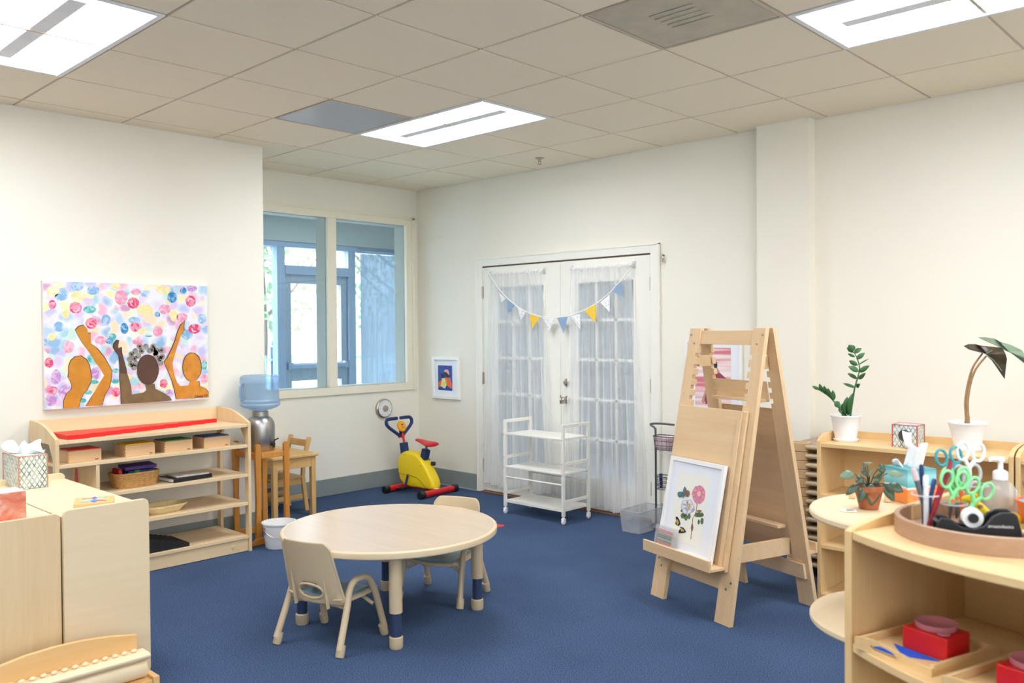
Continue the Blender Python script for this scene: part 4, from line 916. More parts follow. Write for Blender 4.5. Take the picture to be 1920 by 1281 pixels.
# ------------------------------------------------------------------ small framed print on the back wall
def framed(name, lab, loc, w, h, fw, depth, matw, rot=0, parent=None, mat='white'):
    t = thing(name, lab, 'picture', loc, rot)
    m = MB(); o = [(0, 0), (w, 0), (w, h), (0, h)]; i = [(fw, fw), (w - fw, fw), (w - fw, h - fw), (fw, h - fw)]
    m.ring(o, i, 'xz', -depth, 0); m.build('frame', mat, t, bevel=.0015)
    m = MB(); m.bb(fw, w - fw, -depth * .35, -.002, fw, h - fw); m.build('mount', 'matboard', t, smooth=False)
    return t
MT['matboard'] = plain('white_matboard', rgb(238, 240, 244), .7, var=.01)
PX, PZ, PWd, PHt = .222, .792, .368, .386
t = framed('framed_print', 'small white-framed blue and orange print on the wall between corner and doors', (PX, -.001, PZ), PWd, PHt, .028, .025, .06)
q2 = quad((275, 170), (790, 185), (790, 1065), (270, 1015))
def pp2(x, y): u, v = q2(x, y); return (u * PWd, (1 - v) * PHt)
yb = -.0095
MT['pblue'] = plain('print_blue', rgb(10, 60, 150), .5, var=.5, scale=20); MT['pink3'] = plain('print_pink', rgb(240, 170, 180), .5, var=.15, scale=80); MT['por'] = plain('print_orange', rgb(236, 96, 46), .5, var=.2, scale=40); MT['plime'] = plain('print_lime', rgb(226, 222, 130), .5, var=.25, scale=90); MT['pdk'] = plain('print_dark', rgb(18, 18, 26), .5)
def lay(polys, m, name, k): 
    mm = MB()
    for P in polys: mm.prism([pp2(*p) for p in P], 'xz', yb - .0006 * k, yb)
    return mm.build(name, m, t, smooth=False)
lay([[(370, 350), (640, 362), (640, 880), (370, 850)]], 'pblue', 'print_ground', 1)
lay([[(380, 700), (430, 650), (450, 700), (400, 800), (375, 800)]], 'por', 'print_shape', 2)
lay([[(500, 610), (560, 590), (610, 620), (620, 700), (638, 760), (636, 835), (600, 820), (545, 770), (530, 690)]], 'por', 'orange_dress', 3)
lay([blob(465, 580, 28, 40, 12, .05), blob(428, 538, 11, 11, 8, .05), [(478, 500), (520, 470), (560, 530), (600, 580), (560, 615), (530, 590), (495, 545)]], 'pdk', 'dark_figure', 4)['kind'] = 'stuff'
lay([[(480, 480), (510, 440), (545, 435), (575, 460), (588, 545), (575, 545), (540, 500)]], 'pink3', 'headscarf', 5)
lay([[(445, 620), (490, 610), (520, 660), (535, 760), (500, 830), (415, 775), (440, 700)]], 'plime', 'lime_dress', 5)

MT['offwhite'] = plain('off_white_enamel', rgb(242, 238, 226), .35, var=.01)
# ------------------------------------------------------------------ white metal trolley
t = thing('utility_trolley', 'white metal three-shelf trolley on castors in front of the double doors', 'trolley', (1.655, -.53, 0))
WX, WY = .585, .29
for x in (0, WX):
    P = [(0.0, .065), (0, .715), (WY, .715), (WY, .065)]
    for yy in (0, WY): MB().bb(x - .009, x + .009, yy - .013, yy + .013, .06, .728).build('post', 'offwhite', t, bevel=.002)
    MB().bb(x - .009, x + .009, .013, WY - .013, .704, .728).build('top_handle', 'offwhite', t, bevel=.002)
    for z in (.44, .165): MB().bb(x - .006, x + .006, .013, WY - .013, z - .012, z + .012).build('side_rail', 'offwhite', t, bevel=.002)
    for yy in (0, WY):
        c = MB().sph((x, yy, .024), (.012, .024, .024), 14).build('castor', 'whitep', t)
        MB().cyl((x, yy, .045), (x, yy, .064), .008, n=10).bb(x - .013, x + .013, yy - .012, yy + .012, .034, .05).build('fork', 'whitep', c, bevel=.003)
    for yy in (0, WY):
        for z in (.615, .44, .36): MB().cyl((x, yy - .0135, z), (x, yy - .0155, z), .003, n=8).build('bolt', 'dgrey', t)
for z in (.612, .358):
    MB().bb(.009, WX - .009, .0, WY, z, z + .014).build('shelf', 'offwhite', t, bevel=.003)
m = MB()
o = [(.009, 0), (WX - .009, 0), (WX - .009, WY), (.009, WY)]; i_ = [(.02, .011), (WX - .02, .011), (WX - .02, WY - .011), (.02, WY - .011)]
m.ring(o, i_, 'xy', .092, .112)
n1 = 46
for k in range(n1): x = .02 + (WX - .04) * (k + .5) / n1; m.bb(x - .0035, x + .0035, .011, WY - .011, .104, .107)
for k in range(14): y = .011 + (WY - .022) * (k + .5) / 14; m.bb(.02, WX - .02, y - .003, y + .003, .1035, .1075)
m.build('mesh_shelf', 'offwhite', t, smooth=False)
for yy in (0.0, WY): MB().cyl((.009, yy, .288), (WX - .009, yy, .288), .007, n=10).build('guard_bar', 'offwhite', t)

# ------------------------------------------------------------------ basket caddy and clear tote by the door
t = thing('basket_caddy', 'grey tubular stand with two wire baskets beside the door, behind the easel', 'storage stand', (2.83, -.14, 0))
MB().tube(smoothpath([(-.055, 0, .01), (-.055, 0, .3), (-.055, 0, .66), (-.062, 0, .71), (-.10, -.0, .735), (-.02, 0, .745), (.10, 0, .745)], 5), .0075, 10).build('pole', 'dgrey', t)
MB().tube([(.10 * math.cos(a), .08 * math.sin(a), .012) for a in [2 * PI * k / 24 for k in range(24)]], .007, 8, True).build('base_ring', 'dgrey', t)
def wire(zb, zt, a, b, cx_):
    m = MB()
    for z, s_ in ((zb, .86), (zb + (zt - zb) * .33, .9), (zb + (zt - zb) * .66, .95), (zt, 1)):
        m.tube([(cx_ + a * s_ * math.copysign(abs(math.cos(q)) ** .5, math.cos(q)), b * s_ * math.copysign(abs(math.sin(q)) ** .5, math.sin(q)), z) for q in [2 * PI * k / 32 for k in range(32)]], .0022 if z < zt else .0035, 6, True)
    for k in range(28):
        q = 2 * PI * k / 28; X = math.copysign(abs(math.cos(q)) ** .5, math.cos(q)); Y = math.copysign(abs(math.sin(q)) ** .5, math.sin(q)); m.cyl((cx_ + a * .86 * X, b * .86 * Y, zb), (cx_ + a * X, b * Y, zt), .0014, n=4)
    for k in range(7): x = cx_ - a * .8 + a * 1.6 * k / 6; m.cyl((x, -b * .84, zb), (x, b * .84, zb), .0014, n=4)
    m.build('wire_basket', 'dgrey', t)
wire(.565, .66, .085, .055, .03); wire(.285, .375, .075, .05, .03)
MT['pinkish'] = plain('pale_pink_cloth', rgb(226, 200, 204), .8, var=.1)
o = MB().prism(rrect(-.07, .07, -.042, .042, .02), 'xy', 0, .085).build('folded_cloth', 'pinkish', None, bevel=.01); o.location = (2.86, -.14, .572); tag(o, 'pale pink bundle lying in the upper wire basket', 'cloth')
o = MB().cyl((0, 0, 0), (0, 0, .10), .011).build('marker_pen', 'navy', None); o.location = (2.825, -.15, .291); tag(o, 'dark blue marker standing in the lower wire basket', 'marker')
MT['tote'] = glassy('frosted_clear_plastic', (.86, .88, .89, 1), .08, .25)
def frost(name, c, a):
    m = bpy.data.materials.new(name); m.use_nodes = True; nt = m.node_tree; nt.nodes.clear()
    o = nt.nodes.new('ShaderNodeOutputMaterial'); t_ = nt.nodes.new('ShaderNodeBsdfTransparent'); p = nt.nodes.new('ShaderNodeBsdfPrincipled'); x = nt.nodes.new('ShaderNodeMixShader')
    p.inputs['Base Color'].default_value = c; p.inputs['Roughness'].default_value = .2; x.inputs[0].default_value = a
    nt.links.new(t_.outputs[0], x.inputs[1]); nt.links.new(p.outputs[0], x.inputs[2]); nt.links.new(x.outputs[0], o.inputs[0]); return m
MT['tote'] = frost('frosted_clear_tote', rgb(206, 210, 212), .30)
t = thing('clear_tote', 'clear plastic storage tote standing on the carpet beside the door', 'storage box', (2.655, -.41, 0))
def shell(x0, x1, y0, y1, z0, z1, fl, th=.003):
    m = MB(); A = [(x0 + fl, y0 + fl), (x1 - fl, y0 + fl), (x1 - fl, y1 - fl), (x0 + fl, y1 - fl)]; B = [(x0, y0), (x1, y0), (x1, y1), (x0, y1)]
    va = [m.bm.verts.new((a, b, z0)) for a, b in A]; vb = [m.bm.verts.new((a, b, z1)) for a, b in B]; m.bm.faces.new(va[::-1])
    for k in range(4): j = (k + 1) % 4; m.bm.faces.new((va[k], va[j], vb[j], vb[k]))
    return m
shell(0, .17, 0, .33, .002, .150, .012).build('body', 'tote', t, solid=.003, smooth=False)
m = MB(); m.ring([(-.006, -.006), (.176, -.006), (.176, .336), (-.006, .336)], [(0.002, .002), (.168, .002), (.168, .328), (.002, .328)], 'xy', .146, .156); m.build('rim', 'tote', t, bevel=.002)
m = MB(); m.prism(arc(.085, .12, .03, 180, 360, 10), 'xz', -.004, -.001); m.build('grip', 'tote', t, smooth=False)

# ------------------------------------------------------------------ double easel
EA = math.atan2(-.302, .953)
t = thing('double_easel', 'tall maple double-sided A-frame easel standing right of the trolley', 'easel', (4.004, -1.257, 0), EA)
Hh = 1.42; NB, NT = .30, .035      # outer face offset at floor / at top
def yof(z, off=0): return NB + (NT - NB) * z / Hh - off
# leg profile in (x,z) with notches on the inner edge, sheared into the sloping plane
def legpoly(s_):
    def xi(z): return .193 + .0 * z
    def xo(z): return .30 - .022 * z / Hh
    P = [(xo(0), 0), (xo(Hh), Hh), (xi(Hh), Hh)]
    zs = [1.275, 1.215, 1.160, 1.105, 1.050]
    for z in zs: P += [(xi(z), z + .012), (xi(z) + .018, z + .012), (xi(z) + .018, z - .012), (xi(z), z - .012)]
    P += [(xi(0), 0)]
    return [(s_ * a, b) for a, b in P]
def sloped(m, pts, side, t0, t1):
    """polygon in the leaf plane; side -1 front, +1 rear; t0,t1 depth inward"""
    a = [m.bm.verts.new((x, side * yof(z, t0), z)) for x, z in pts]; b = [m.bm.verts.new((x, side * yof(z, t1), z)) for x, z in pts]
    m.bm.faces.new(a); m.bm.faces.new(b[::-1]); n = len(pts)
    for i in range(n): j = (i + 1) % n; m.bm.faces.new((a[i], b[i], b[j], a[j]))
    return m
for side in (-1, 1):
    for s_ in (-1, 1):
        L = sloped(MB(), legpoly(s_), side, 0, .024).build('leg', 'easel', t, bevel=.0015)
        for (bx, bz) in ((.262, 1.385), (.23, 1.34), (.272, .20), (.245, .165)):
            c = Vector((s_ * bx, side * yof(bz), bz)); MB().cyl(c, c + Vector((0, side * .004, .0007)), .0055, n=10).build('bolt', 'chrome', L)
    sloped(MB(), [(-.20, 1.335), (.20, 1.335), (.20, 1.408), (-.20, 1.408)], side, .008, .022).build('top_rail', 'easelx', t, bevel=.0015)
    sloped(MB(), [(-.275, .145), (.275, .145), (.275, .225), (-.275, .225)], side, .0245, .042).build('bottom_rail', 'easelx', t, bevel=.0015)
    x1_ = .245
    # painting board, held in the notches
    sloped(MB(), [(-.262, .245), (x1_, .245), (x1_, 1.01), (-.262, 1.01)], side, -.016, -.003).build('board', 'easelx', t, bevel=.001)
    sloped(MB(), [(x1_ - .052, .245), (x1_ - .028, .245), (x1_ - .028, 1.012), (x1_ - .052, 1.012)], side, -.024, -.0165).build('board_batten', 'easel', t, bevel=.001)
    # ledge with lip
    m = MB(); yo = side * (yof(.27) + .018); m.bb(-.275, .235, yo, yo + side * .085, .253, .267); lg = m.build('ledge', 'easelx', t, bevel=.002)
    m = MB(); m.bb(-.275, .235, yo + side * .086, yo + side * .100, .253, .310); m.build('ledge_lip', 'easelx', lg, bevel=.002)
for s_ in (-1, 1):
    m = MB(); m.beam((s_ * .181, -yof(.30) + .03, .300), (s_ * .181, yof(.30) - .03, .300), .020, .085); m.build('side_brace', 'easelx', t, bevel=.001)
    m = MB(); m.bb(s_ * .20, s_ * .218, -yof(1.25, .026), yof(1.25, .026), 1.215, 1.275); m.build('hinge_block', 'easelx', t, bevel=.002)
# inside shelf rails
m = MB(); m.bb(-.18, .18, yof(1.0) - .085, yof(1.0) - .028, 1.045, 1.060); m.build('inner_shelf', 'easelx', t, bevel=.002)
m = MB(); m.bb(-.18, .18, yof(.40) - .085, yof(.40) - .028, .395, .412); m.build('inner_shelf', 'easelx', t, bevel=.002)
sloped(MB(), [(-.19, 1.05), (.19, 1.05), (.19, 1.15), (-.19, 1.15)], 1, .026, .036).build('inner_back', 'easelx', t, bevel=.001)
# rear framed poster (seen edge-on)
tr = math.atan2(NB - NT, Hh)
rp = thing('framed_poster', 'thin white framed poster resting on the rear ledge of the easel, seen edge-on', 'poster', (0, 0, 0))
Em = Matrix.Translation((4.004, -1.257, 0)) @ Matrix.Rotation(EA, 4, 'Z')
yl = yof(.27) + .018
rp.matrix_world = Em @ Matrix.Translation((.225, yl + .018, .2675)) @ Matrix.Rotation(PI, 4, 'Z') @ Matrix.Rotation(-tr, 4, 'X')
MB().bb(0, .40, -.010, -.0005, 0, .60).build('frame', 'white', rp, bevel=.001)
MB().bb(.02, .38, -.011, -.0101, .02, .58).build('sheet', 'matboard', rp, smooth=False)

# botanical print leaning on the easel
FW, FH = .412, .485
t = thing('botanical_print', 'white-framed botanical print of flowers and butterflies leaning on the easel', 'picture', (0, 0, 0))
t.matrix_world = Em @ Matrix.Translation((-.235, -(yl) - .028, .268)) @ Matrix.Rotation(-tr - .03, 4, 'X')
m = MB(); o_ = [(0, 0), (FW, 0), (FW, FH), (0, FH)]; i_ = [(.022, .022), (FW - .022, .022), (FW - .022, FH - .022), (.022, FH - .022)]
m.ring(o_, i_, 'xz', -.016, .004); m.build('frame', 'white', t, bevel=.0015)
MB().bb(.022, FW - .022, -.006, .003, .022, FH - .022).build('mount', 'matboard', t, smooth=False)
q3 = quad((210, 235), (660, 305), (540, 1145), (100, 985))
def pp3(x, y): u, v = q3(x, y); return (u * FW, (1 - v) * FH)
yb = -.006
def lay3(polys, m, name, k):
    mm = MB()
    for P in polys: mm.prism([pp3(*p) for p in P], 'xz', yb - .0004 * k, yb - .0004 * (k - 1))
    o = mm.build(name, m, t, smooth=False); o['kind'] = 'stuff'; return o
MT['paper'] = plain('cream_paper', rgb(243, 241, 228), .8, var=.01); MT['pk1'] = plain('rose_pink_print', rgb(226, 150, 170), .8, var=.15, scale=60); MT['pk2'] = plain('deep_rose_print', rgb(212, 128, 152), .8); MT['pk3'] = plain('peach_print', rgb(244, 190, 160), .8)
MT['lf'] = plain('print_leaf_green', rgb(98, 118, 84), .8, var=.3, scale=50); MT['tealp'] = plain('print_teal', rgb(84, 122, 128), .8, var=.2, scale=50); MT['brp'] = plain('print_brown', rgb(134, 96, 78), .8, var=.2, scale=50); MT['wpet'] = plain('print_white_petal', rgb(228, 226, 234), .8, var=.05, scale=50); MT['wpet2'] = plain('print_petal_shade', rgb(196, 192, 208), .8); MT['gold'] = plain('print_gold', rgb(200, 170, 80), .8)
pu0, pv0 = pp3(275, 360); MB().prism([(.070, .062), (FW - .10, .062), (FW - .10, FH - .072), (.070, FH - .072)], 'xz', yb - .0004, yb).build('paper', 'paper', t, smooth=False)
def stroke(pts, w): 
    L = [(x - w, y) for x, y in pts]; return L + [(x + w, y) for x, y in pts][::-1]
lay3([stroke([(418, 620), (408, 700), (382, 750), (376, 830), (368, 925)], 2.5), stroke([(380, 700), (395, 680), (385, 660)], 2.5), stroke([(400, 700), (430, 712), (452, 745)], 2.5)], 'brp', 'stem', 2)
lay3([blob(300, 730, 20, 26, 8, .2), blob(325, 742, 14, 30, 8, .2), blob(350, 738, 14, 26, 8, .2), blob(430, 722, 34, 22, 9, .2), blob(455, 720, 20, 18, 8, .2), blob(460, 775, 14, 28, 8, .2), blob(432, 780, 10, 22, 8, .2), blob(290, 690, 10, 12, 8, .2)], 'lf', 'leaf_motif', 3)
lay3([blob(378, 828, 9, 36, 8, .15), blob(436, 690, 22, 9, 8, .15)], 'brp', 'bud_motif', 4)
rr_ = random.Random(9)
lay3([blob(430, 552, 54, 80, 26, .08, 3)], 'pk1', 'rose_motif', 3)
lay3([blob(430 + 44 * math.cos(a) * f, 552 + 66 * math.sin(a) * f, 10, 6, 7, .3, int(a * 100) + 3) for a in [k * .7 for k in range(9)] for f in (.45, .75, 1)], 'pk2', 'petal_motif', 4)
lay3([blob(432, 545, 16, 24, 10, .2, 8)], 'pk3', 'rose_heart', 5)
lay3([blob(338 + 26 * math.cos(a), 655 + 34 * math.sin(a), 30, 30, 10, .15, int(a * 90) + 5) for a in [k * 1.05 for k in range(6)]], 'wpet2', 'white_flower', 5)
lay3([blob(338 + 24 * math.cos(a), 655 + 32 * math.sin(a), 24, 25, 10, .15, int(a * 90) + 5) for a in [k * 1.05 for k in range(6)]], 'wpet', 'white_petal', 6)
lay3([[(352 + r * math.cos(a), 645 + r * 1.2 * math.sin(a)) for k in range(16) for a, r in [(k * PI / 8, 26 if k % 2 else 8)]]], 'gold', 'stamen', 7)
lay3([blob(282, 553, 27, 26, 10, .15), [(300, 520), (312, 486), (326, 500), (326, 560), (300, 585)]], 'tealp', 'teal_butterfly', 6)
lay3([[(334 + r * math.cos(a), 545 + r * 1.2 * math.sin(a)) for k in range(24) for a, r in [(k * PI / 12, 28 if k % 2 else 18)]]], 'brp', 'thistle_motif', 7)
lay3([[(244, 740), (256, 738), (275, 765), (284, 800), (265, 815), (242, 800), (248, 770)], [(280, 820), (310, 830), (332, 865), (315, 872), (270, 875), (272, 850), (288, 840)]], 'pdk', 'swallowtail_butterfly', 6)
lay3([[(250, 760), (262, 765), (272, 790), (262, 806), (252, 796)], [(290, 832), (306, 842), (318, 858), (288, 862)]], 'gold', 'wing_patch', 7)
# clear box with coloured pencils on the front ledge
MT['casep'] = frost('clear_pencil_case', rgb(236, 238, 240), .16)
pb = thing('pencil_box', 'clear plastic box of coloured pencils leaning on the easel ledge, before the botanical print', 'box', (0, 0, 0))
pb.matrix_world = Em @ Matrix.Translation((-.228, -yl - .070, .2675)) @ Matrix.Rotation(-.16, 4, 'X')
m = MB(); m.ring([(0, 0), (.15, 0), (.15, .13), (0, .13)], [(.003, .003), (.147, .003), (.147, .127), (.003, .127)], 'xz', 0, .022); m.bb(.003, .147, .020, .022, .003, .127); m.bb(.003, .147, 0, .0015, .003, .127); m.build('case', 'casep', pb, smooth=False)
pm = Em @ Matrix.Translation((-.228, -yl - .070, .2675)) @ Matrix.Rotation(-.16, 4, 'X')
cols = [('red', (206, 40, 44)), ('dark red', (130, 40, 48)), ('orange', (232, 110, 50)), ('scarlet', (224, 60, 40)), ('brown', (120, 84, 60)), ('pale green', (150, 180, 150)), ('dark green', (40, 90, 60)), ('pine green', (50, 110, 74)), ('grey', (150, 150, 146)), ('pink', (230, 120, 130)), ('rose', (214, 90, 110))]
for k, (cn, cc) in enumerate(cols):
    MT['pc' + cn] = plain(cn.replace(' ', '_') + '_pencil_paint', rgb(*cc), .4, var=.03)
    o = MB().cyl((.012, .009, .014 + k * .0092), (.130, .009, .012 + k * .0092), .0036, n=6).build('coloured_pencil', MT['pc' + cn], None)
    MB().cyl((.130, .009, .012 + k * .0092), (.139, .009, .012 + k * .0092), .0036, .0008, n=6).build('tip', 'boxw', o)
    o.matrix_world = pm; tag(o, cn + ' pencil lying in the clear box on the easel ledge', 'pencil', 'coloured pencils in the clear box')

# framed picture on the wall behind the easel
PX3, PZ3, PW3, PH3 = 2.945, .80, .44, .54
t = framed('framed_art_print', 'white-framed pink striped art print with two figures on the wall behind the easel', (PX3, -.001, PZ3), PW3, PH3, .018, .02, .06)
MT['stripe'] = None
def stripes():
    mm, nt, b = base('pink_wash'); tc = nt.nodes.new('ShaderNodeTexCoord'); w = nt.nodes.new('ShaderNodeTexNoise'); mp = nt.nodes.new('ShaderNodeMapping'); mp.inputs['Scale'].default_value = (1, 1, 24)
    nt.links.new(tc.outputs['Object'], mp.inputs[0]); nt.links.new(mp.outputs[0], w.inputs[0]); w.inputs['Scale'].default_value = 1.2; w.inputs['Detail'].default_value = 1
    r = ramp(nt, w.outputs[0], [(.38, rgb(220, 126, 136)), (.5, rgb(240, 196, 196)), (.62, rgb(244, 232, 228))]); nt.links.new(r.outputs[0], b.inputs['Base Color']); b.inputs['Roughness'].default_value = .7; return mm
MT['stripe'] = stripes(); yb = -.0075
MB().bb(.075, PW3 - .085, yb - .001, yb, .08, PH3 - .055).build('print_ground', 'stripe', t, smooth=False)
MT['skin1'] = plain('print_tan', rgb(190, 150, 130), .7); MT['plum'] = plain('print_plum', rgb(150, 66, 84), .7, var=.15, scale=40); MT['ink'] = plain('print_ink', rgb(40, 44, 60), .7)
def fl(P, m_, nm, k): MB().prism([(a, b) for a, b in P], 'xz', yb - .001 - .0005 * k, yb - .0005).build(nm, m_, t, smooth=False)
fl([(.215, .38), (.245, .36), (.275, .31), (.24, .29), (.20, .32)], 'skin1', 'shoulder_shape', 1)
fl([(.20, .32), (.275, .31), (.325, .27), (.33, .24), (.22, .22)], 'plum', 'dress_shape', 2)
fl(blob(.235, .365, .018, .028, 10, .05, 3), 'ink', 'hair_shape', 2)
fl([(.125, .11), (.165, .21), (.175, .13), (.14, .09)], 'skin1', 'arm_shape', 1)
fl([(.15, .12), (.175, .21), (.19, .10), (.16, .09)], 'plum', 'dress_shape', 2)
fl(blob(.175, .22, .012, .025, 10, .05, 3), 'ink', 'hair_shape', 2)

# ------------------------------------------------------------------ shelf with plants, along the right part of the back wall
def back_shelf(label, loc, rz, L):
    t = thing('open_shelf', label, 'shelf', loc, rz); Dp = .335
    for x in (0, L - .02):
        m = MB(); m.prism([(0, 0), (Dp, 0), (Dp, .868)] + [(Dp - .03, .872), (.15, .868), (.07, .862), (.02, .848), (0, .832)], 'yz', x, x + .02); m.build('side_panel', 'birchfz', t, bevel=.002)
    for z in (.018, .274, .534, .800): MB().bb(.0205, L - .0205, .004, Dp - .012, z, z + .020).build('shelf_board', 'birchf', t, bevel=.0015)
    MB().bb(.0205, L - .0205, Dp - .0115, Dp - .001, .018, .858).build('back_panel', 'birchf', t, smooth=False)
    return t
back_shelf('birch open shelf with two white-potted plants, standing by the back wall', (4.325, -.955, 0), .03, .90)
back_shelf('birch open shelf mostly outside the right edge, next to the shelf with the potted plants', (5.232, -.93, 0), .03, .90)
# stacked rest cots between shelf and wall
MT['cotleg'] = plain('sand_plastic', rgb(214, 182, 142), .5, var=.02); MT['cotrail'] = plain('cream_tube', rgb(206, 190, 158), .4, var=.03); MT['cotfab'] = plain('taupe_mesh_fabric', rgb(186, 164, 144), .8, var=.04, scale=40)
def cot(lab):
    t = thing('rest_cot', lab, 'cot', (0, 0, 0), 0, 'stacked rest cots'); Lc, Wc, hz = 1.28, .545, .0505
    for x in (0, Lc - .13):
        for y in (0, Wc - .10):
            m = MB(); cx_, cy_ = x + .065, y + .05; m.ring(rrect(x, x + .13, y, y + .10, .03), [(cx_ + (a - cx_) * .72, cy_ + (b - cy_) * .62) for a, b in rrect(x, x + .13, y, y + .10, .03)], 'xy', .001, hz); m.build('corner_leg', 'cotleg', t, bevel=.003)
    for y in (.018, Wc - .018): MB().cyl((.12, y, .028), (Lc - .12, y, .028), .0125, n=12).build('side_rail', 'cotrail', t)
    for x in (.02, Lc - .02): MB().cyl((x, .09, .028), (x, Wc - .09, .028), .0125, n=12).build('end_rail', 'cotrail', t)
    MB().grid(lambda u, v: (.02 + u * (Lc - .04), .018 + v * (Wc - .036), .041 - .006 * math.sin(PI * u) * math.sin(PI * v)), 8, 6).build('fabric', 'cotfab', t, solid=.002)
    return t
ct = cot('topmost of the stacked tan rest cots behind the easel, its taupe fabric showing')
ct.location = (3.97, -.588, .04 + 13 * .0515)
for k in range(13): dup(ct, (3.97, -.588, .04 + k * .0515), 0, 'one of the tan rest cots below the topmost in the stack behind the easel')
for x in (3.93, 5.08):
    for y in (-.56, -.11): pass
# plants
def pot(t, r0, r1, h, mat, rim=.004):
    MB().lathe([(0, 0), (r0, 0), (r1, h), (r1, h + rim), (r1 - .006, h + rim), (r1 - .007, h - .01), (0, h - .012)], n=40).build('pot', mat, t)
    MB().lathe([(0, h - .011), (r1 - .0075, h - .011), (r1 - .012, h - .006), (0, h - .004)], n=24).build('soil', 'soil', t)
def leaf(m, b, tp, w, up=(0, -1, .2), fold=.15, n=8):
    b, tp = Vector(b), Vector(tp); a = tp - b; L = a.length; a.normalize(); upv = Vector(up); sd = a.cross(upv).normalized(); nn = sd.cross(a)
    P = []
    for i in range(n + 1):
        s_ = i / n; ww = w * (math.sin(PI * s_ ** .85)) ** .8 if 0 < s_ < 1 else 0; c = b + a * L * s_ + nn * (.06 * L * math.sin(PI * s_))
        P.append((c, ww))
    vs = [(m.bm.verts.new(c - sd * w_ + nn * w_ * fold), m.bm.verts.new(c), m.bm.verts.new(c + sd * w_ + nn * w_ * fold)) if w_ > 0 else (m.bm.verts.new(c),) for c, w_ in P]
    for A, B in zip(vs, vs[1:]):
        if len(A) == 1 and len(B) == 1: continue
        if len(A) == 1: m.bm.faces.new((A[0], B[0], B[1])); m.bm.faces.new((A[0], B[1], B[2]))
        elif len(B) == 1: m.bm.faces.new((A[0], B[0], A[1])); m.bm.faces.new((A[1], B[0], A[2]))
        else: m.bm.faces.new((A[0], B[0], B[1], A[1])); m.bm.faces.new((A[1], B[1], B[2], A[2]))
t = thing('zz_plant', 'glossy green-leaved plant in a white pot, left end of the back shelf', 'potted plant', (4.405, -.78, .8205))
MT['wpot'] = plain('white_plastic_pot', rgb(246, 246, 248), .3, var=.01)
MB().lathe([(0, 0), (.058, 0), (.064, .012), (.060, .014), (0, .01)], n=40).build('saucer', 'wpot', t)
MB().lathe([(0, .006), (.052, .006), (.066, .08), (.074, .128), (.078, .132), (.078, .138), (.071, .138), (.063, .12), (0, .118)], n=40).build('pot', 'wpot', t)
MB().lathe([(0, .119), (.063, .119), (.060, .123), (0, .125)], n=24).build('soil', 'soil', t)
KX = lambda u: (u - 1586) * .00284
KZ = lambda v: .138 + (780 - v) * .00283
def kp(u, v, d=0.0): return (KX(u), d, KZ(v))
MB().tube(smoothpath([kp(1594, 785), kp(1600, 755, -.01), (KX(1605), -.015, KZ(729)), kp(1610, 704), kp(1610, 689, .01), kp(1604, 670, .01), kp(1599, 661)], 4), [.0055 - .00015 * k for k in range(25)], 8).build('stem', 'leaf', t)
MB().tube(smoothpath([kp(1582, 785), kp(1578, 772, -.01), kp(1567, 756, -.02), kp(1555, 745, -.02), kp(1541, 736, -.03), kp(1532, 732, -.03)], 4), [.005 - .00015 * k for k in range(21)], 8).build('stem', 'leaf', t)
LV = [((1605, 729), (1581, 722), .009), ((1608, 713), (1587, 703), .011), ((1610, 699), (1595, 689), .015), ((1609, 687), (1592, 679), .013), ((1604, 672), (1591, 666), .008), ((1601, 664), (1588, 655), .008),
      ((1606, 728), (1615, 721), .012), ((1610, 713), (1626, 700), .011), ((1611, 700), (1630, 687), .014), ((1609, 687), (1627, 675), .004), ((1606, 676), (1619, 664), .013), ((1602, 665), (1613, 656), .014), ((1600, 662), (1595, 649), .022),
      ((1540, 735), (1522, 729), .009), ((1547, 739), (1541, 723), .014), ((1555, 744), (1552, 726), .015), ((1560, 748), (1560, 730), .012), ((1566, 754), (1567, 734), .014), ((1569, 756), (1582, 767), .017), ((1576, 768), (1581, 777), .012),
      ((1584, 782), (1588, 746), .020), ((1590, 782), (1599, 738), .021), ((1588, 785), (1583, 758), .014)]
lr = random.Random(5)
for k, (b, e, w) in enumerate(LV):
    m = MB(); d0, d1 = (-.02 if b[0] < 1575 else 0), lr.uniform(-.03, .02); leaf(m, kp(b[0], b[1], d0), kp(e[0], e[1], d0 + d1), w * .95, (lr.uniform(-.4, .4), -1, lr.uniform(-.2, .6))); m.build('leaf', 'leaf', t, solid=.0008)
t = thing('alocasia_plant', 'tall plant with two thin stems and drooping dark leaves in a white pot', 'potted plant', (4.985, -.75, .8205))
MB().lathe([(0, 0), (.060, 0), (.066, .012), (0, .01)], n=40).build('saucer', 'wpot', t)
MB().lathe([(0, .006), (.056, .006), (.074, .09), (.084, .128), (.088, .132), (.088, .138), (.080, .138), (.070, .12), (0, .118)], n=40).build('pot', 'wpot', t)
MB().lathe([(0, .119), (.070, .119), (.066, .123), (0, .125)], n=24).build('soil', 'soil', t)
KX = lambda u: (u - 1812) * .00275
KZ = lambda v: .128 + (795 - v) * .00275
MB().tube(smoothpath([kp(1811, 800), kp(1812, 782)], 2), [.014, .012, .011], 10).build('stem', 'stemb', t)
MB().tube(smoothpath([kp(1811, 790), kp(1809, 757), kp(1812, 725, .01), kp(1820, 695, .01), kp(1834, 671, .02)], 5), [.008 - .0002 * k for k in range(21)], 8).build('stem', 'stemb', t)
MB().tube(smoothpath([kp(1813, 790), kp(1813, 757, -.01), kp(1818, 722, -.01), kp(1827, 697, -.01), kp(1842, 675, 0)], 5), [.008 - .0002 * k for k in range(21)], 8).build('stem', 'stemb', t)
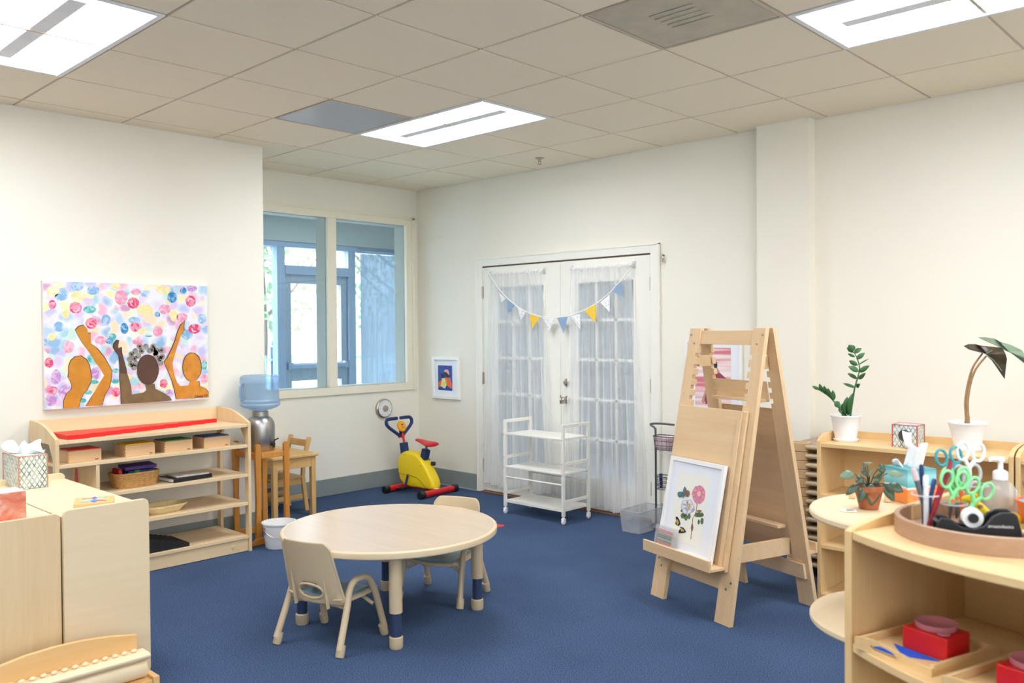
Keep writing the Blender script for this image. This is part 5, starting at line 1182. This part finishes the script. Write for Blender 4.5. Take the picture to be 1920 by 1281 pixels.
def polyleaf(pts, mat, name, dd):
    m = MB(); cx_ = sum(p[0] for p in pts) / len(pts); cv = sum(p[1] for p in pts) / len(pts); c = m.bm.verts.new(kp(cx_, cv, dd[-1]))
    V = [m.bm.verts.new(kp(p[0], p[1], dd[k % (len(dd) - 1)])) for k, p in enumerate(pts)]
    for k in range(len(V)): m.bm.faces.new((c, V[k], V[(k + 1) % len(V)]))
    m.build(name, mat, t, solid=.001)
polyleaf([(1808, 658), (1812, 655), (1822, 655), (1835, 657), (1850, 659), (1864, 661), (1873, 670), (1873, 680), (1870, 690), (1872, 714), (1861, 700), (1852, 688), (1846, 676), (1838, 668), (1828, 667), (1816, 664)], 'leafd', 'leaf', [-.02, .01, .03, -.01])
polyleaf([(1827, 643), (1836, 643), (1848, 646), (1862, 651), (1875, 656), (1890, 666), (1903, 680), (1913, 694), (1921, 708), (1909, 696), (1897, 684), (1884, 674), (1872, 667), (1862, 663), (1850, 655), (1838, 649)], 'leafp', 'leaf', [.02, .05, .08, .03])
m = MB(); m.tube([kp(1842, 672, -.012), kp(1855, 682, -.02), kp(1868, 700, -.02)], .0016, 5); m.tube([kp(1842, 672, -.012), kp(1852, 665, -.01)], .0016, 5); m.build('leaf_vein', 'leafp', t)
# lattice tissue boxes
def lattice(c1, c2, sc):
    mm, nt, b = base('lattice_print'); tc = nt.nodes.new('ShaderNodeTexCoord'); sep = nt.nodes.new('ShaderNodeSeparateXYZ'); nt.links.new(tc.outputs['Object'], sep.inputs[0])
    def mth(op, a, b_):
        n = nt.nodes.new('ShaderNodeMath'); n.operation = op
        for i, v in enumerate((a, b_)):
            if isinstance(v, (int, float)): n.inputs[i].default_value = v
            elif v is not None: nt.links.new(v, n.inputs[i])
        return n.outputs[0]
    h = mth('ADD', sep.outputs[0], sep.outputs[1]); z = mth('MULTIPLY', sep.outputs[2], .62)
    L = []
    for q in (mth('ADD', h, z), mth('SUBTRACT', h, z)):
        f = mth('FRACT', mth('MULTIPLY', q, sc), None); L.append(mth('LESS_THAN', mth('ABSOLUTE', mth('SUBTRACT', f, .5), None), .13))
    mx = mth('MAXIMUM', L[0], L[1]); n = noise(nt, 40, 2); col = ramp(nt, n.outputs[0], [(.4, c1), (.6, rgb(190, 200, 196))])
    x = nt.nodes.new('ShaderNodeMixRGB'); nt.links.new(mx, x.inputs[0]); x.inputs[1].default_value = c2; nt.links.new(col.outputs[0], x.inputs[2]); nt.links.new(x.outputs[0], b.inputs['Base Color']); b.inputs['Roughness'].default_value = .5
    return mm
MT['latt'] = lattice(rgb(110, 134, 140), rgb(228, 230, 218), 46); MT['copper'] = plain('copper_edge', rgb(206, 140, 104), .4); MT['pinkedge'] = plain('pink_edge', rgb(206, 90, 90), .5)
def tissue_box(lab, loc, rz, d, body, edge, name='tissue_box'):
    t = thing(name, lab, 'tissue box', loc, rz); a, b_, h = d
    MB().box((0, 0, h / 2), d).build('box', body, t, bevel=.001)
    if edge:
        m = MB()
        for sx in (-1, 1):
            for sy in (-1, 1): m.box((sx * a / 2, sy * b_ / 2, h / 2), (.005, .005, h + .001))
        for sy in (-1, 1): m.box((0, sy * b_ / 2, h), (a, .004, .003)); m.box((sy * a / 2, 0, h), (.004, b_, .003))
        m.build('edge_trim', edge, t)
    return t
def tissue(t, c, s_, seed, aim=(0, 0, 1)):
    r = random.Random(seed); m = MB(); a = Vector(aim).normalized(); x = a.orthogonal().normalized(); y = a.cross(x)
    ph = [r.uniform(0, 6.28) for _ in range(4)]
    def f(u, v):
        an = u * 2 * PI; rad = s_ * (.18 + v * (.55 + .35 * math.sin(2 * an + ph[0]) + .2 * math.sin(5 * an + ph[1]))); hh = s_ * (1.0 * v - .35 * v * v * (1 + math.sin(3 * an + ph[2])))
        return tuple(Vector(c) + x * rad * math.cos(an) + y * rad * math.sin(an) * .6 + a * (hh - .02))
    m.grid(f, 36, 8); return m.build('tissue', 'tissue', t, solid=.0006)
tb = tissue_box('white tissue box with a grey lattice print and copper corners on the left foreground shelf', (1.790, -3.925, .7015), 0, (.23, .12, .152), 'latt', 'copper')
tissue(tb, (0, 0, .15), .085, 3); tissue(tb, (0.01, .03, .15), .07, 6, (.3, 1, .8))
tb = tissue_box('small lattice-print tissue box lying on its side between the two white plant pots', (4.728, -.80, .8205), 0, (.118, .10, .112), 'latt', 'pinkedge')
MB().lathe([(0, 0), (.03, 0), (.03, .002), (0, .002)], (.0, -.051, .06), 24, Matrix.Rotation(PI / 2, 3, 'X')).build('opening', 'dgrey', tb)
m = MB()
m.grid(lambda u, v: (-.012 + .045 * u * (1 - .3 * v) + .035 * v + .006 * math.sin(9 * u), -.052 - .05 * math.sin(PI * .5 * v) - .008 * math.sin(7 * u + 3 * v), .085 - .075 * v * v - .01 * u), 10, 10); m.build('tissue', 'tissue', tb, solid=.0006)

# ------------------------------------------------------------------ two-tier round display unit behind the right foreground shelf
DX, DY = 5.26, -2.30
t = thing('round_display_unit', 'birch unit with round shelves at two heights behind the right foreground shelf', 'shelf', (DX, DY, 0))
for z in (.785, .430): MB().lathe([(0, 0), (.325, 0), (.33, .006), (.33, .019), (.325, .025), (0, .025)], (0, 0, z), 72).build('round_shelf', 'ply', t)
MB().lathe([(0, 0), (.325, 0), (.33, .006), (.33, .019), (.325, .025), (0, .025)], (0, 0, .05), 72).build('round_shelf', 'ply', t)
for z0, z1 in ((.0, .05), (.075, .43), (.455, .785)):
    MB().bb(-.01, .01, -.22, .22, z0, z1).build('divider', 'birchz', t); MB().bb(.0101, .22, -.01, .01, z0, z1).build('divider', 'birchz', t)
# terracotta plant
t = thing('leafy_plant', 'small plant with drooping grey-green leaves in a terracotta pot on the round shelf', 'potted plant', (5.13, -2.355, .811))
pot(t, .030, .046, .068, 'terra', .010)
MB().lathe([(.044, .062), (.050, .062), (.050, .078), (.045, .078)], n=32, close=True).build('rim', 'terra', t)
lr = random.Random(12)
for k, (dx, dz, w) in enumerate(((-.10, .045, .016), (-.085, -.01, .012), (-.055, .03, .015), (-.02, .075, .014), (.0, .085, .018), (.03, .03, .024), (.05, .065, .018), (.085, .0, .018), (.09, .05, .012), (-.005, -.04, .024), (.065, -.03, .018), (-.045, -.03, .014), (.01, .05, .02), (-.03, .055, .016))):
    h_ = Vector((.723, .69, 0)); fr = Vector((.69, -.72, 0)) * lr.uniform(-.01, .05)
    b0 = Vector((0, 0, .068)); mid = b0 + h_ * dx * .55 + fr + Vector((0, 0, .02 + max(dz, 0) * .7)); tip = b0 + h_ * dx + fr * 1.3 + Vector((0, 0, dz))
    st_ = MB().tube([b0, b0 + (mid - b0) * .6 + Vector((0, 0, .008)), mid], .0018, 6).build('stem', 'leafg', t)
    m = MB(); leaf(m, mid, tip + (tip - mid) * .2, w, (.69, -.72, .5)); m.build('leaf', 'leafg' if k % 4 else 'leafp', t, solid=.0008)
for lab, c in (('little plain wooden peg figure standing left of the terracotta pot', (5.02, -2.22)), ('little plain wooden peg figure standing right of the terracotta pot', (5.135, -2.20))):
    o = MB().lathe([(0, 0), (.011, 0), (.012, .004), (.008, .024), (.005, .028), (.0085, .034), (.008, .042), (0, .047)], n=20).build('peg_doll', 'birchz', None); o.location = (c[0], c[1], .811); tag(o, lab, 'figure', 'wooden peg figures')
t = thing('paper_tag', 'small white card with a dark print lying on the round shelf beside the terracotta pot', 'card', (5.095, -2.44, .8115), .5)
MB().bb(-.025, .025, -.016, .016, 0, .002).build('card', 'tissue', t); MB().bb(-.005, .018, -.008, .008, .002, .0024).build('print', 'dgrey', t, smooth=False)
MT['sea'] = None
def seabox():
    mm, nt, b = base('teal_and_orange_print'); tc = nt.nodes.new('ShaderNodeTexCoord'); sep = nt.nodes.new('ShaderNodeSeparateXYZ'); nt.links.new(tc.outputs['Object'], sep.inputs[0])
    n = noise(nt, 14, 3); a = nt.nodes.new('ShaderNodeMath'); a.operation = 'MULTIPLY_ADD'; a.inputs[1].default_value = .02; nt.links.new(n.outputs[0], a.inputs[0]); nt.links.new(sep.outputs[2], a.inputs[2])
    r = ramp(nt, a.outputs[0], [(0, rgb(240, 150, 70)), (.060, rgb(240, 132, 56)), (.066, rgb(240, 236, 226)), (.070, rgb(80, 170, 176)), (.10, rgb(150, 206, 214)), (.13, rgb(60, 150, 156))]); nt.links.new(r.outputs[0], b.inputs['Base Color']); b.inputs['Roughness'].default_value = .5; return mm
MT['sea'] = seabox()
tb = tissue_box('tissue box printed teal above and orange below, on the round shelf behind the pens', (5.185, -2.125, .811), -.55, (.118, .118, .118), 'sea', None)
m = MB(); m.grid(lambda u, v: (-.035 + .095 * u + .02 * v, .012 * math.sin(6 * u) + .01 * v, .114 + .085 * v * (1 - .15 * math.sin(5 * u))), 10, 6); m.build('tissue', 'tissue', tb, solid=.0008); tissue(tb, (0, 0, .115), .05, 8)

# ------------------------------------------------------------------ right foreground shelf with curved front
FA = math.atan2(-.317, .948); Wd, Dp = .62, .44
t = thing('curved_shelf', 'birch foreground shelf with curved front carrying the round tray, at the right edge', 'shelf', (5.40, -3.21, 0), FA)
fy = lambda x: -.527 * x * (Wd - .02 - x)
def board(z, name='shelf_board', inset=.004):
    P = [(.0205, inset)] + [(.0205 + (Wd - .041) * k / 18, fy(.0 + (Wd - .02) * k / 18) + inset) for k in range(1, 18)] + [(Wd - .0205, inset), (Wd - .0205, Dp - .014), (.0205, Dp - .014)]
    return MB().prism(P, 'xy', z, z + .02).build(name, 'birchf', t, bevel=.002)
for z in (.08, .36, .64, .91): board(z)
for x in (0, Wd - .02):
    P = [(0, 0), (Dp, 0), (Dp, .985)] + [(Dp - .03, .987), (Dp * .72, .980), (Dp * .45, .968), (Dp * .2, .952), (.02, .938), (0, .930)]
    MB().prism(P, 'yz', x, x + .02).build('side_panel', 'birchfz', t, bevel=.002)
MB().bb(.0205, Wd - .0205, Dp - .0135, Dp - .001, .08, .95).build('back_panel', 'birchf', t, smooth=False)
FM = Matrix.Translation((5.40, -3.21, 0)) @ Matrix.Rotation(FA, 4, 'Z')
def fl_(x, y, z=0): return FM @ Vector((x, y, z))
# wooden work trays with red boxes
MT['lidp'] = frost('pink_translucent_lid', rgb(222, 140, 150), .75)
def work_tray(x, y, w, d, k):
    lab = ('left', 'right')[k]
    t = thing('work_tray', 'birch tray with handle cut-outs on the inner board of the foreground shelf, the %s one' % lab, 'tray', fl_(x, y, .6605), FA + .02, 'birch trays on the inner board')
    MB().bb(0, w, 0, d, 0, .006).build('base', 'birchf', t)
    for yy in (0, d - .008):
        o1 = [(0, .006), (w / 2, .006), (w, .006), (w, .018), (w * .86, .018), (w * .7, .021), (w * .5, .028), (w * .3, .033), (w * .14, .031), (0, .026)]
        i1 = [(w * .26, .0075), (w * .4, .007), (w * .54, .0075), (w * .58, .011), (w * .56, .016), (w * .50, .021), (w * .42, .024), (w * .34, .025), (w * .26, .023), (w * .21, .016)]
        MB().ring(o1, i1, 'xz', yy, yy + .008).build('handle_panel', 'birchfz', t, bevel=.001)
    for xx in (0, w - .008): MB().bb(xx, xx + .008, .008, d - .008, .006, .024).build('side_rail', 'birchf', t, bevel=.001)
    TM = Matrix.Translation(fl_(x, y, .6605)) @ Matrix.Rotation(FA + .02, 4, 'Z')
    b = thing('red_box', 'glossy red wooden box on the %s tray of the foreground shelf' % lab, 'box', TM @ Vector((w * .60, d * .52, .0065)), FA + .06, 'red boxes on trays'); 
    MB().bb(-.055, .055, -.045, .045, 0, .052).build('body', 'redp', b, bevel=.003)
    l = thing('plastic_disc', 'pinkish translucent round lid with a tab on top of the %s red box' % lab, 'lid', TM @ Vector((w * .58, d * .55, .0592)), 0, 'pink round lids')
    MB().lathe([(0, 0), (.044, 0), (.046, .003), (.046, .011), (.044, .013), (.040, .010), (0, .010)], n=40).build('disc', 'lidp', l); MB().prism(arc(.03, -.045, .014, 0, 360, 12)[:-1], 'xy', .002, .005).build('tab', 'lidp', l)
    for nm, P, q in (('triangle', [(.044, .083), (.104, .034), (.165, .080)], 'blue paper triangle on the %s tray beside the red box'), ('half_disc', arc(.062, .022, .027, 0, 180, 12), 'blue paper half disc on the %s tray behind its handle')):
        o = MB().prism([(a, c) for a, c in P], 'xy', 0, .002).build('blue_' + nm, 'blue3', None, smooth=False); o.matrix_world = TM @ Matrix.Translation((0, 0, .0065)); tag(o, q % lab, 'shape')
work_tray(.040, -.012, .20, .25, 0); work_tray(.285, -.04, .20, .25, 1)
# round walnut tray and what stands in it
TZ = .9305
t = thing('round_tray', 'round walnut tray with a low rim full of craft tools on the right foreground shelf', 'tray', (5.672, -3.048, TZ))
MB().lathe([(0, 0), (.193, 0), (.193, .006), (0, .006)], n=72).build('base', 'walnut', t)
MB().lathe([(.188, 0.0061), (.193, .0), (.200, .0), (.200, .040), (.197, .042), (.190, .042), (.188, .040)], n=96, close=True).build('rim', 'walnut', t)
Z0 = TZ + .0065
def cup(lab, x, y, r, h):
    t = thing('clear_cup', lab, 'cup', (x, y, Z0)); MB().lathe([(0, 0), (r * .8, 0), (r, h), (r - .0015, h), (r * .8 - .0015, .003), (0, .003)], n=32).build('wall', 'clear', t)
    MB().lathe([(r - .001, h - .002), (r + .002, h - .002), (r + .002, h + .001), (r - .001, h + .001)], n=32, close=True).build('rim', 'cuprim', t); return t
MT['cuprim'] = frost('clear_cup_rim', rgb(236, 240, 242), .5)
cup('clear plastic cup holding pens at the left side of the round tray', 5.553, -3.107, .030, .085)
cup('clear plastic cup holding the green-handled scissors on the round tray', 5.603, -3.070, .030, .065)
cup('clear plastic cup holding the white and teal scissors at the back of the round tray', 5.610, -2.955, .036, .095)
hd = Vector((.723, .69, 0)); fd = Vector((.69, -.724, 0)); UZ = Vector((0, 0, 1))
def penobj(base, du, dz, L, r, mat, lab, kind='pen', cap=None):
    t = thing(kind, lab, kind.replace('_', ' '), base, 0, 'pens in the clear cup'); a = (hd * du + UZ * dz + fd * .02).normalized()
    MB().cyl(a * 0, a * L * .8, r, n=12).build('barrel', mat, t); MB().tube([a * L * .8, a * L * .96, a * L], [r * 1.15, r * 1.1, r * .7], 12).build('cap', cap or mat, t); return t
cb = Vector((5.553, -3.107, Z0 + .004))
MT['gpen'] = plain('dark_grey_pen', rgb(96, 104, 108), .4); MT['dred'] = plain('dark_red_pen', rgb(150, 24, 44), .3)
penobj(cb - hd * .004 + fd * .018, .34, 1, .170, .0052, 'dred', 'long dark red pen leaning right in the left clear cup', 'pen')
penobj(cb + hd * .012, -.30, 1, .150, .0060, 'gpen', 'dark grey pen leaning left in the left clear cup', 'pen', 'pinkish')
penobj(cb - hd * .002 + fd * .008, -.02, 1, .128, .0060, 'whitep', 'white pen standing upright in the left clear cup', 'pen')
penobj(cb + hd * .008 - fd * .006, .30, 1, .130, .0055, 'red', 'bright red pen leaning right in the left clear cup', 'pen')
penobj(cb + hd * .004 - fd * .014, -.06, 1, .150, .0050, 'navy', 'navy pen standing behind the others in the left clear cup', 'pen')
penobj(cb + hd * .002 - fd * .010, .20, 1, .118, .0050, 'blue2', 'blue pen standing low in the left clear cup', 'pen')
def scissors(base, du, mat, lab, s_=1.0, tilt=0.0, grp='scissors in the cups', spot=None):
    t = thing('scissors', lab, 'scissors', base, 0, grp); a = (hd * du + UZ + fd * tilt).normalized(); b = (hd - a * hd.dot(a)).normalized(); n = a.cross(b)
    for q in (-1, 1):
        m = MB(); c = a * .105 * s_ + b * q * .019 * s_
        m.tube([c + (b * .014 * math.cos(w) + a * .021 * math.sin(w)) * s_ for w in [2 * PI * k / 20 for k in range(20)]], .0038 * s_, 8, True)
        m.tube(smoothpath([a * .045 * s_ - b * q * .003, a * .065 * s_, a * .085 * s_ + b * q * .012 * s_], 3), [.005 * s_] * 7, 8); m.build('handle', mat, t)
        m = MB(); m.prism([(-.005, 0), (.006, 0), (.003, -.045), (-.001, -.048)], 'xy', -.0007, .0007); bl_ = m.build('blade', 'chrome', t); bl_.matrix_local = Matrix((list((b * q).to_tuple()) + [0], list(a.to_tuple()) + [0], list(n.to_tuple()) + [0], [0, 0, 0, 1])).transposed() @ Matrix.Translation((0, .05 * s_, q * .001))
    m = MB(); m.cyl(a * .052 * s_ - n * .006, a * .052 * s_ + n * .006, .0055 * s_, n=14); m.build('pivot', spot or mat, t)
    return t
MT['bluel'] = plain('blue_lining', rgb(90, 170, 214), .5); MT['soapc'] = frost('clear_soap_bottle', rgb(226, 222, 214), .4)
MT['mint'] = plain('mint_green_plastic', rgb(150, 236, 160), .4); MT['teal'] = plain('teal_plastic', rgb(60, 160, 168), .4); MT['orsp'] = plain('orange_rivet', rgb(236, 120, 60), .5); MT['silv'] = plain('clear_grey_plastic', rgb(196, 200, 204), .3)
cs = Vector((5.603, -3.070, Z0 + .006))
scissors(cs - hd * .016 + fd * .012 + UZ * .018, .10, 'mint', 'mint green scissors at the left of the middle cup on the tray', .95, .05, spot='orsp')
scissors(cs + hd * .006 + fd * .004 + UZ * .020, -.02, 'mint', 'mint green scissors in the centre of the middle cup on the tray', .98, 0, spot='orsp')
scissors(cs + hd * .016 + fd * .014 + UZ * .004, .42, 'mint', 'mint green scissors leaning far to the right out of the middle cup', .95, .02)
c3 = Vector((5.610, -2.955, Z0 + .006))
scissors(c3 - hd * .036 + UZ * .060, -.20, 'teal', 'teal-rimmed scissors leaning left, highest at the back of the tray', .95, 0)
scissors(c3 - hd * .012 + UZ * .062, .10, 'whitep', 'white-handled scissors standing tall at the back of the tray', 1.02, 0)
scissors(c3 - hd * .006 + UZ * .004, -.05, 'silv', 'clear grey-handled scissors in the rear cup on the tray', 1.05, 0)
t = thing('marker', 'orange marker with a green cap leaning in the rear cup on the tray', 'marker', c3 - hd * .02 + fd * .01)
a = (-hd * .16 + UZ).normalized(); MB().cyl(a * 0, a * .10, .007).build('barrel', 'orsp', t); MB().tube([a * .10, a * .125, a * .128], [.008, .008, .005]).build('cap', 'leaf', t)
# tape dispenser
t = thing('tape_dispenser', 'black desktop tape dispenser with a white roll at the front of the round tray', 'tape dispenser', (5.668, -3.130, Z0), math.radians(30))
P = [(-.085, 0), (.088, 0), (.086, .030), (.078, .062), (.070, .068), (.045, .067), (.028, .058), (.012, .036), (-.010, .028), (-.035, .032), (-.060, .048), (-.078, .050), (-.086, .036)]
MB().prism(P, 'xz', -.026, -.016).prism(P, 'xz', .016, .026).build('side_wall', 'black', t, bevel=.002)
MB().prism([(-.083, .002), (.083, .002), (.083, .012), (.076, .046), (.046, .052), (.03, .030), (-.01, .014), (-.04, .014), (-.06, .03), (-.08, .036)], 'xz', -.0155, .0155).build('body', 'black', t, bevel=.001)
MB().lathe([(.011, -.0095), (.022, -.0095), (.022, .0095), (.011, .0095)], (-.008, 0, .050), 36, Matrix.Rotation(PI / 2, 3, 'X'), close=True).build('tape_roll', 'whitep', t)
MB().cyl((-.008, -.0158, .050), (-.008, .0158, .050), .0105).build('hub', 'black', t)
MB().box((-.083, 0, .0405), (.008, .030, .003)).build('cutter', 'chrome', t)
text_mesh('amazonbasics', .0095, 'lettering', 'whitep', t, (.018, -.0262, .034), (PI / 2, 0, 0), ext=.0002)
# yellow toy, shells, pots at the back right of the tray
t = thing('toy_giraffe', 'yellow spotted toy animal lying behind the tape dispenser on the tray', 'toy', (5.688, -2.990, Z0), .5)
m = MB(); m.bm.free(); m.bm = bmesh.new()
m.sph((0, 0, .026), (.045, .020, .020), 16); m.tube(smoothpath([(-.03, 0, .032), (-.05, 0, .052), (-.062, 0, .066)], 4), [.012] * 5 + [.010] * 4, 10); m.sph((-.072, 0, .070), (.018, .010, .010), 12)
for q in (-1, 1):
    for x in (-.025, .028): m.tube([(x, q * .012, .02), (x + .006, q * .016, .002)], [.007, .006], 8)
    m.sph((-.058, q * .009, .080), (.003, .006, .006), 8)
m.build('body', 'yellow', t); m = MB()
for k, (x, y, z) in enumerate(((0, -.019, .034), (.02, -.016, .038), (-.02, -.017, .036), (.005, -.012, .043), (-.05, -.011, .056))): m.sph((x, y, z), (.006, .003, .005), 8)
m.build('spots', 'stemb', t)['kind'] = 'stuff'
t = thing('woven_bowl', 'small orange bowl with a blue lining behind the toy on the tray', 'bowl', (5.762, -2.958, Z0))
MB().lathe([(0, 0), (.030, 0), (.050, .05), (.054, .075), (.050, .075), (.046, .05), (.027, .004), (0, .004)], n=40).build('bowl', 'orsp', t); MB().lathe([(.0, .045), (.044, .0455), (.049, .07), (.0, .062)], n=32).build('lining', 'bluel', t) if 'bluel' in MT else None
MT['shell'] = plain('pale_shell', rgb(232, 224, 208), .4, var=.1, scale=60)
sr = random.Random(3)
for k, (lab, off, r) in enumerate((('large pale shell leaning on the orange bowl on the tray', (.036, -.046, .086), .020), ('pinkish pale shell on the right of the orange bowl', (.060, -.004, .030), .016), ('small round pale shell next to the toy on the tray', (.000, -.066, .012), .013))):
    pass
t = thing('seashell', 'pale ribbed seashell lying on the tray behind the tape dispenser', 'shell', (5.748, -3.03, Z0 + .0), .4)
m = MB(); m.grid(lambda u, v: (.026 * v * math.cos(PI * u) , .030 * v * math.sin(PI * u) - .008, .003 + .020 * math.sin(PI * min(1, v) * .5) * (1 - .6 * v) + .0012 * math.cos(24 * u) * v), 40, 8); m.build('shell', 'shell', t, solid=.0015)
# soap bottle
t = thing('soap_bottle', 'clear round soap bottle with a white pump standing at the back of the tray', 'bottle', (5.662, -2.905, Z0))
MB().lathe([(0, 0), (.032, 0), (.038, .006), (.040, .06), (.037, .080), (.026, .096), (.015, .104), (.015, .112), (0, .112)], n=36).build('body', 'soapc', t) if 'soapc' in MT else None
MB().lathe([(0, .106), (.017, .106), (.017, .124), (.012, .128), (.006, .130), (.006, .150), (.010, .152), (.010, .160), (0, .162)], n=24).build('pump', 'whitep', t)
m = MB(); m.tube([(0, 0, .156), -hd * .018 + UZ * .157, -hd * .030 + UZ * .153], [.006, .005, .004], 10); m.build('nozzle', 'whitep', t)
# jar with brushes at the right edge
cup('clear jar with pens at the right edge of the round tray', 5.795, -3.055, .034, .09)
for k, (c_, lab, du) in enumerate((('white', 'whitep', -.25), ('grey', 'silv', -.12), ('pink', 'pinkish', -.42), ('blue', 'blue3', .05), ('crimson', 'dred', -.33))):
    t2 = penobj(Vector((5.795, -3.055, Z0 + .004)) + hd * (.012 - .004 * k) + fd * (.012 - .006 * k), du, 1, .135 + .006 * (k % 3), .0048, lab, '%s pen standing in the jar at the right edge of the tray' % c_, 'pen')
    t2['group'] = 'pens in the right-hand jar'

# ------------------------------------------------------------------ left foreground shelf units and things on them
def low_unit(label, loc, L, Dp, top, endh, mat_end, open_y):
    t = thing('low_shelf', label, 'shelf', loc)
    for x in (0, L - .02): MB().prism(rrect(0, Dp, 0.0, endh, .022)[:], 'yz', x, x + .02).build('end_panel', mat_end, t, bevel=.002)
    MB().bb(.0205, L - .0205, .002, Dp - .002, top - .02, top).build('top_board', 'ply', t, bevel=.001)
    for z in (.06, .36): MB().bb(.0205, L - .0205, .004, Dp - .004, z, z + .02).build('shelf_board', 'birch', t, bevel=.001)
    yb_ = .004 if open_y > 0 else Dp - .014
    MB().bb(.0205, L - .0205, yb_, yb_ + .01, .08, top - .0205).build('back_panel', 'birch', t, smooth=False); return t
low_unit('birch low shelf unit with wavy-grained end panel in the left foreground, nearer the wall shelf', (1.70, -4.060, 0), .985, .335, .70, .728, 'ply', 1)
low_unit('birch low shelf unit at the left picture edge, carrying the coral watercolour box', (1.70, -4.420, 0), .965, .357, .700, .716, 'birchz', -1)
MT['coral'] = None
def coral():
    mm, nt, b = base('coral_watercolour'); n = noise(nt, 16, 4, dist=1.2); r = ramp(nt, n.outputs[0], [(.35, rgb(238, 118, 84)), (.55, rgb(244, 160, 128)), (.7, rgb(250, 206, 186))]); nt.links.new(r.outputs[0], b.inputs['Base Color']); b.inputs['Roughness'].default_value = .5; return mm
MT['coral'] = coral(); MT['salmon'] = plain('pale_salmon_card', rgb(250, 214, 200), .5)
t = thing('watercolour_box', 'cube box with a coral watercolour print at the left edge on the foreground shelf', 'box', (2.50, -4.290, .7015), 0)
MB().bb(0, .12, 0, .12, 0, .112).build('box', 'coral', t, bevel=.001); MB().bb(.001, .119, .001, .119, .1122, .114).build('lid', 'salmon', t)
# star puzzle
t = thing('star_puzzle', 'square wooden star puzzle with coloured diamonds on the foreground shelf corner', 'puzzle', (2.492, -3.872, .7015), -.38)
MB().bb(-.075, .075, -.075, .075, 0, .016).build('board', 'honey', t, bevel=.002)
pc = [rgb(90, 130, 200), rgb(240, 130, 130), rgb(250, 226, 130), rgb(130, 210, 210), rgb(80, 110, 190), rgb(240, 150, 110), rgb(246, 230, 150), rgb(160, 200, 230)]
for k in range(8):
    a0 = k * PI / 4; P = [(0, 0), (.034 * math.cos(a0 - PI / 8), .034 * math.sin(a0 - PI / 8)), (.068 * math.cos(a0), .068 * math.sin(a0)), (.034 * math.cos(a0 + PI / 8), .034 * math.sin(a0 + PI / 8))]
    MB().prism(P, 'xy', .0162, .0185).build('diamond_tile', plain('puzzle_paint', pc[k][:3] + (1,), .4), t, smooth=False)
# bead rack at the very bottom left
t = thing('bead_rack', 'low honey-coloured wooden rack with a curved back board at the bottom left corner', 'rack', (2.845, -3.855, 0))
top = [(0, .232), (-.10, .252), (-.20, .263), (-.30, .266), (-.40, .260), (-.55, .236), (-.70, .196), (-.80, .16)]
MB().prism([(0, 0.0), (0, .232)] + top[1:] + [(-.80, 0)], 'yz', 0, .018).build('back_board', 'honey', t, bevel=.002)
MB().prism([(.0182, .150), (.085, .150), (.098, .162), (.098, .170), (.085, .176), (.0182, .176)], 'xz', -.80, .02).build('ledge', 'ply', t, bevel=.002)
MB().cyl((.055, -.80, .112), (.055, .01, .112), .036, n=32).build('roll', 'ply', t)
MB().bb(.0182, .11, -.80, .02, .055, .075).build('lower_ledge', 'honey', t, bevel=.002)
MB().bb(.0182, .115, .0205, .045, 0, .085).build('end_post', 'honey', t, bevel=.002)
MB().bb(.0182, .10, -.80, .02, 0, .0545).build('plinth', 'honey', t)
m = MB()
for k in range(22): y = -.78 + k * .036; m.sph((.045, y, .183), (.009, .012, .007), 10)
m.build('beads', 'ply', t)['kind'] = 'stuff'
m = MB()
for k in range(8): m.box((.13, .0 - k * .02, .02), (.05, .014, .04), Matrix.Rotation(.15, 3, 'Z'))
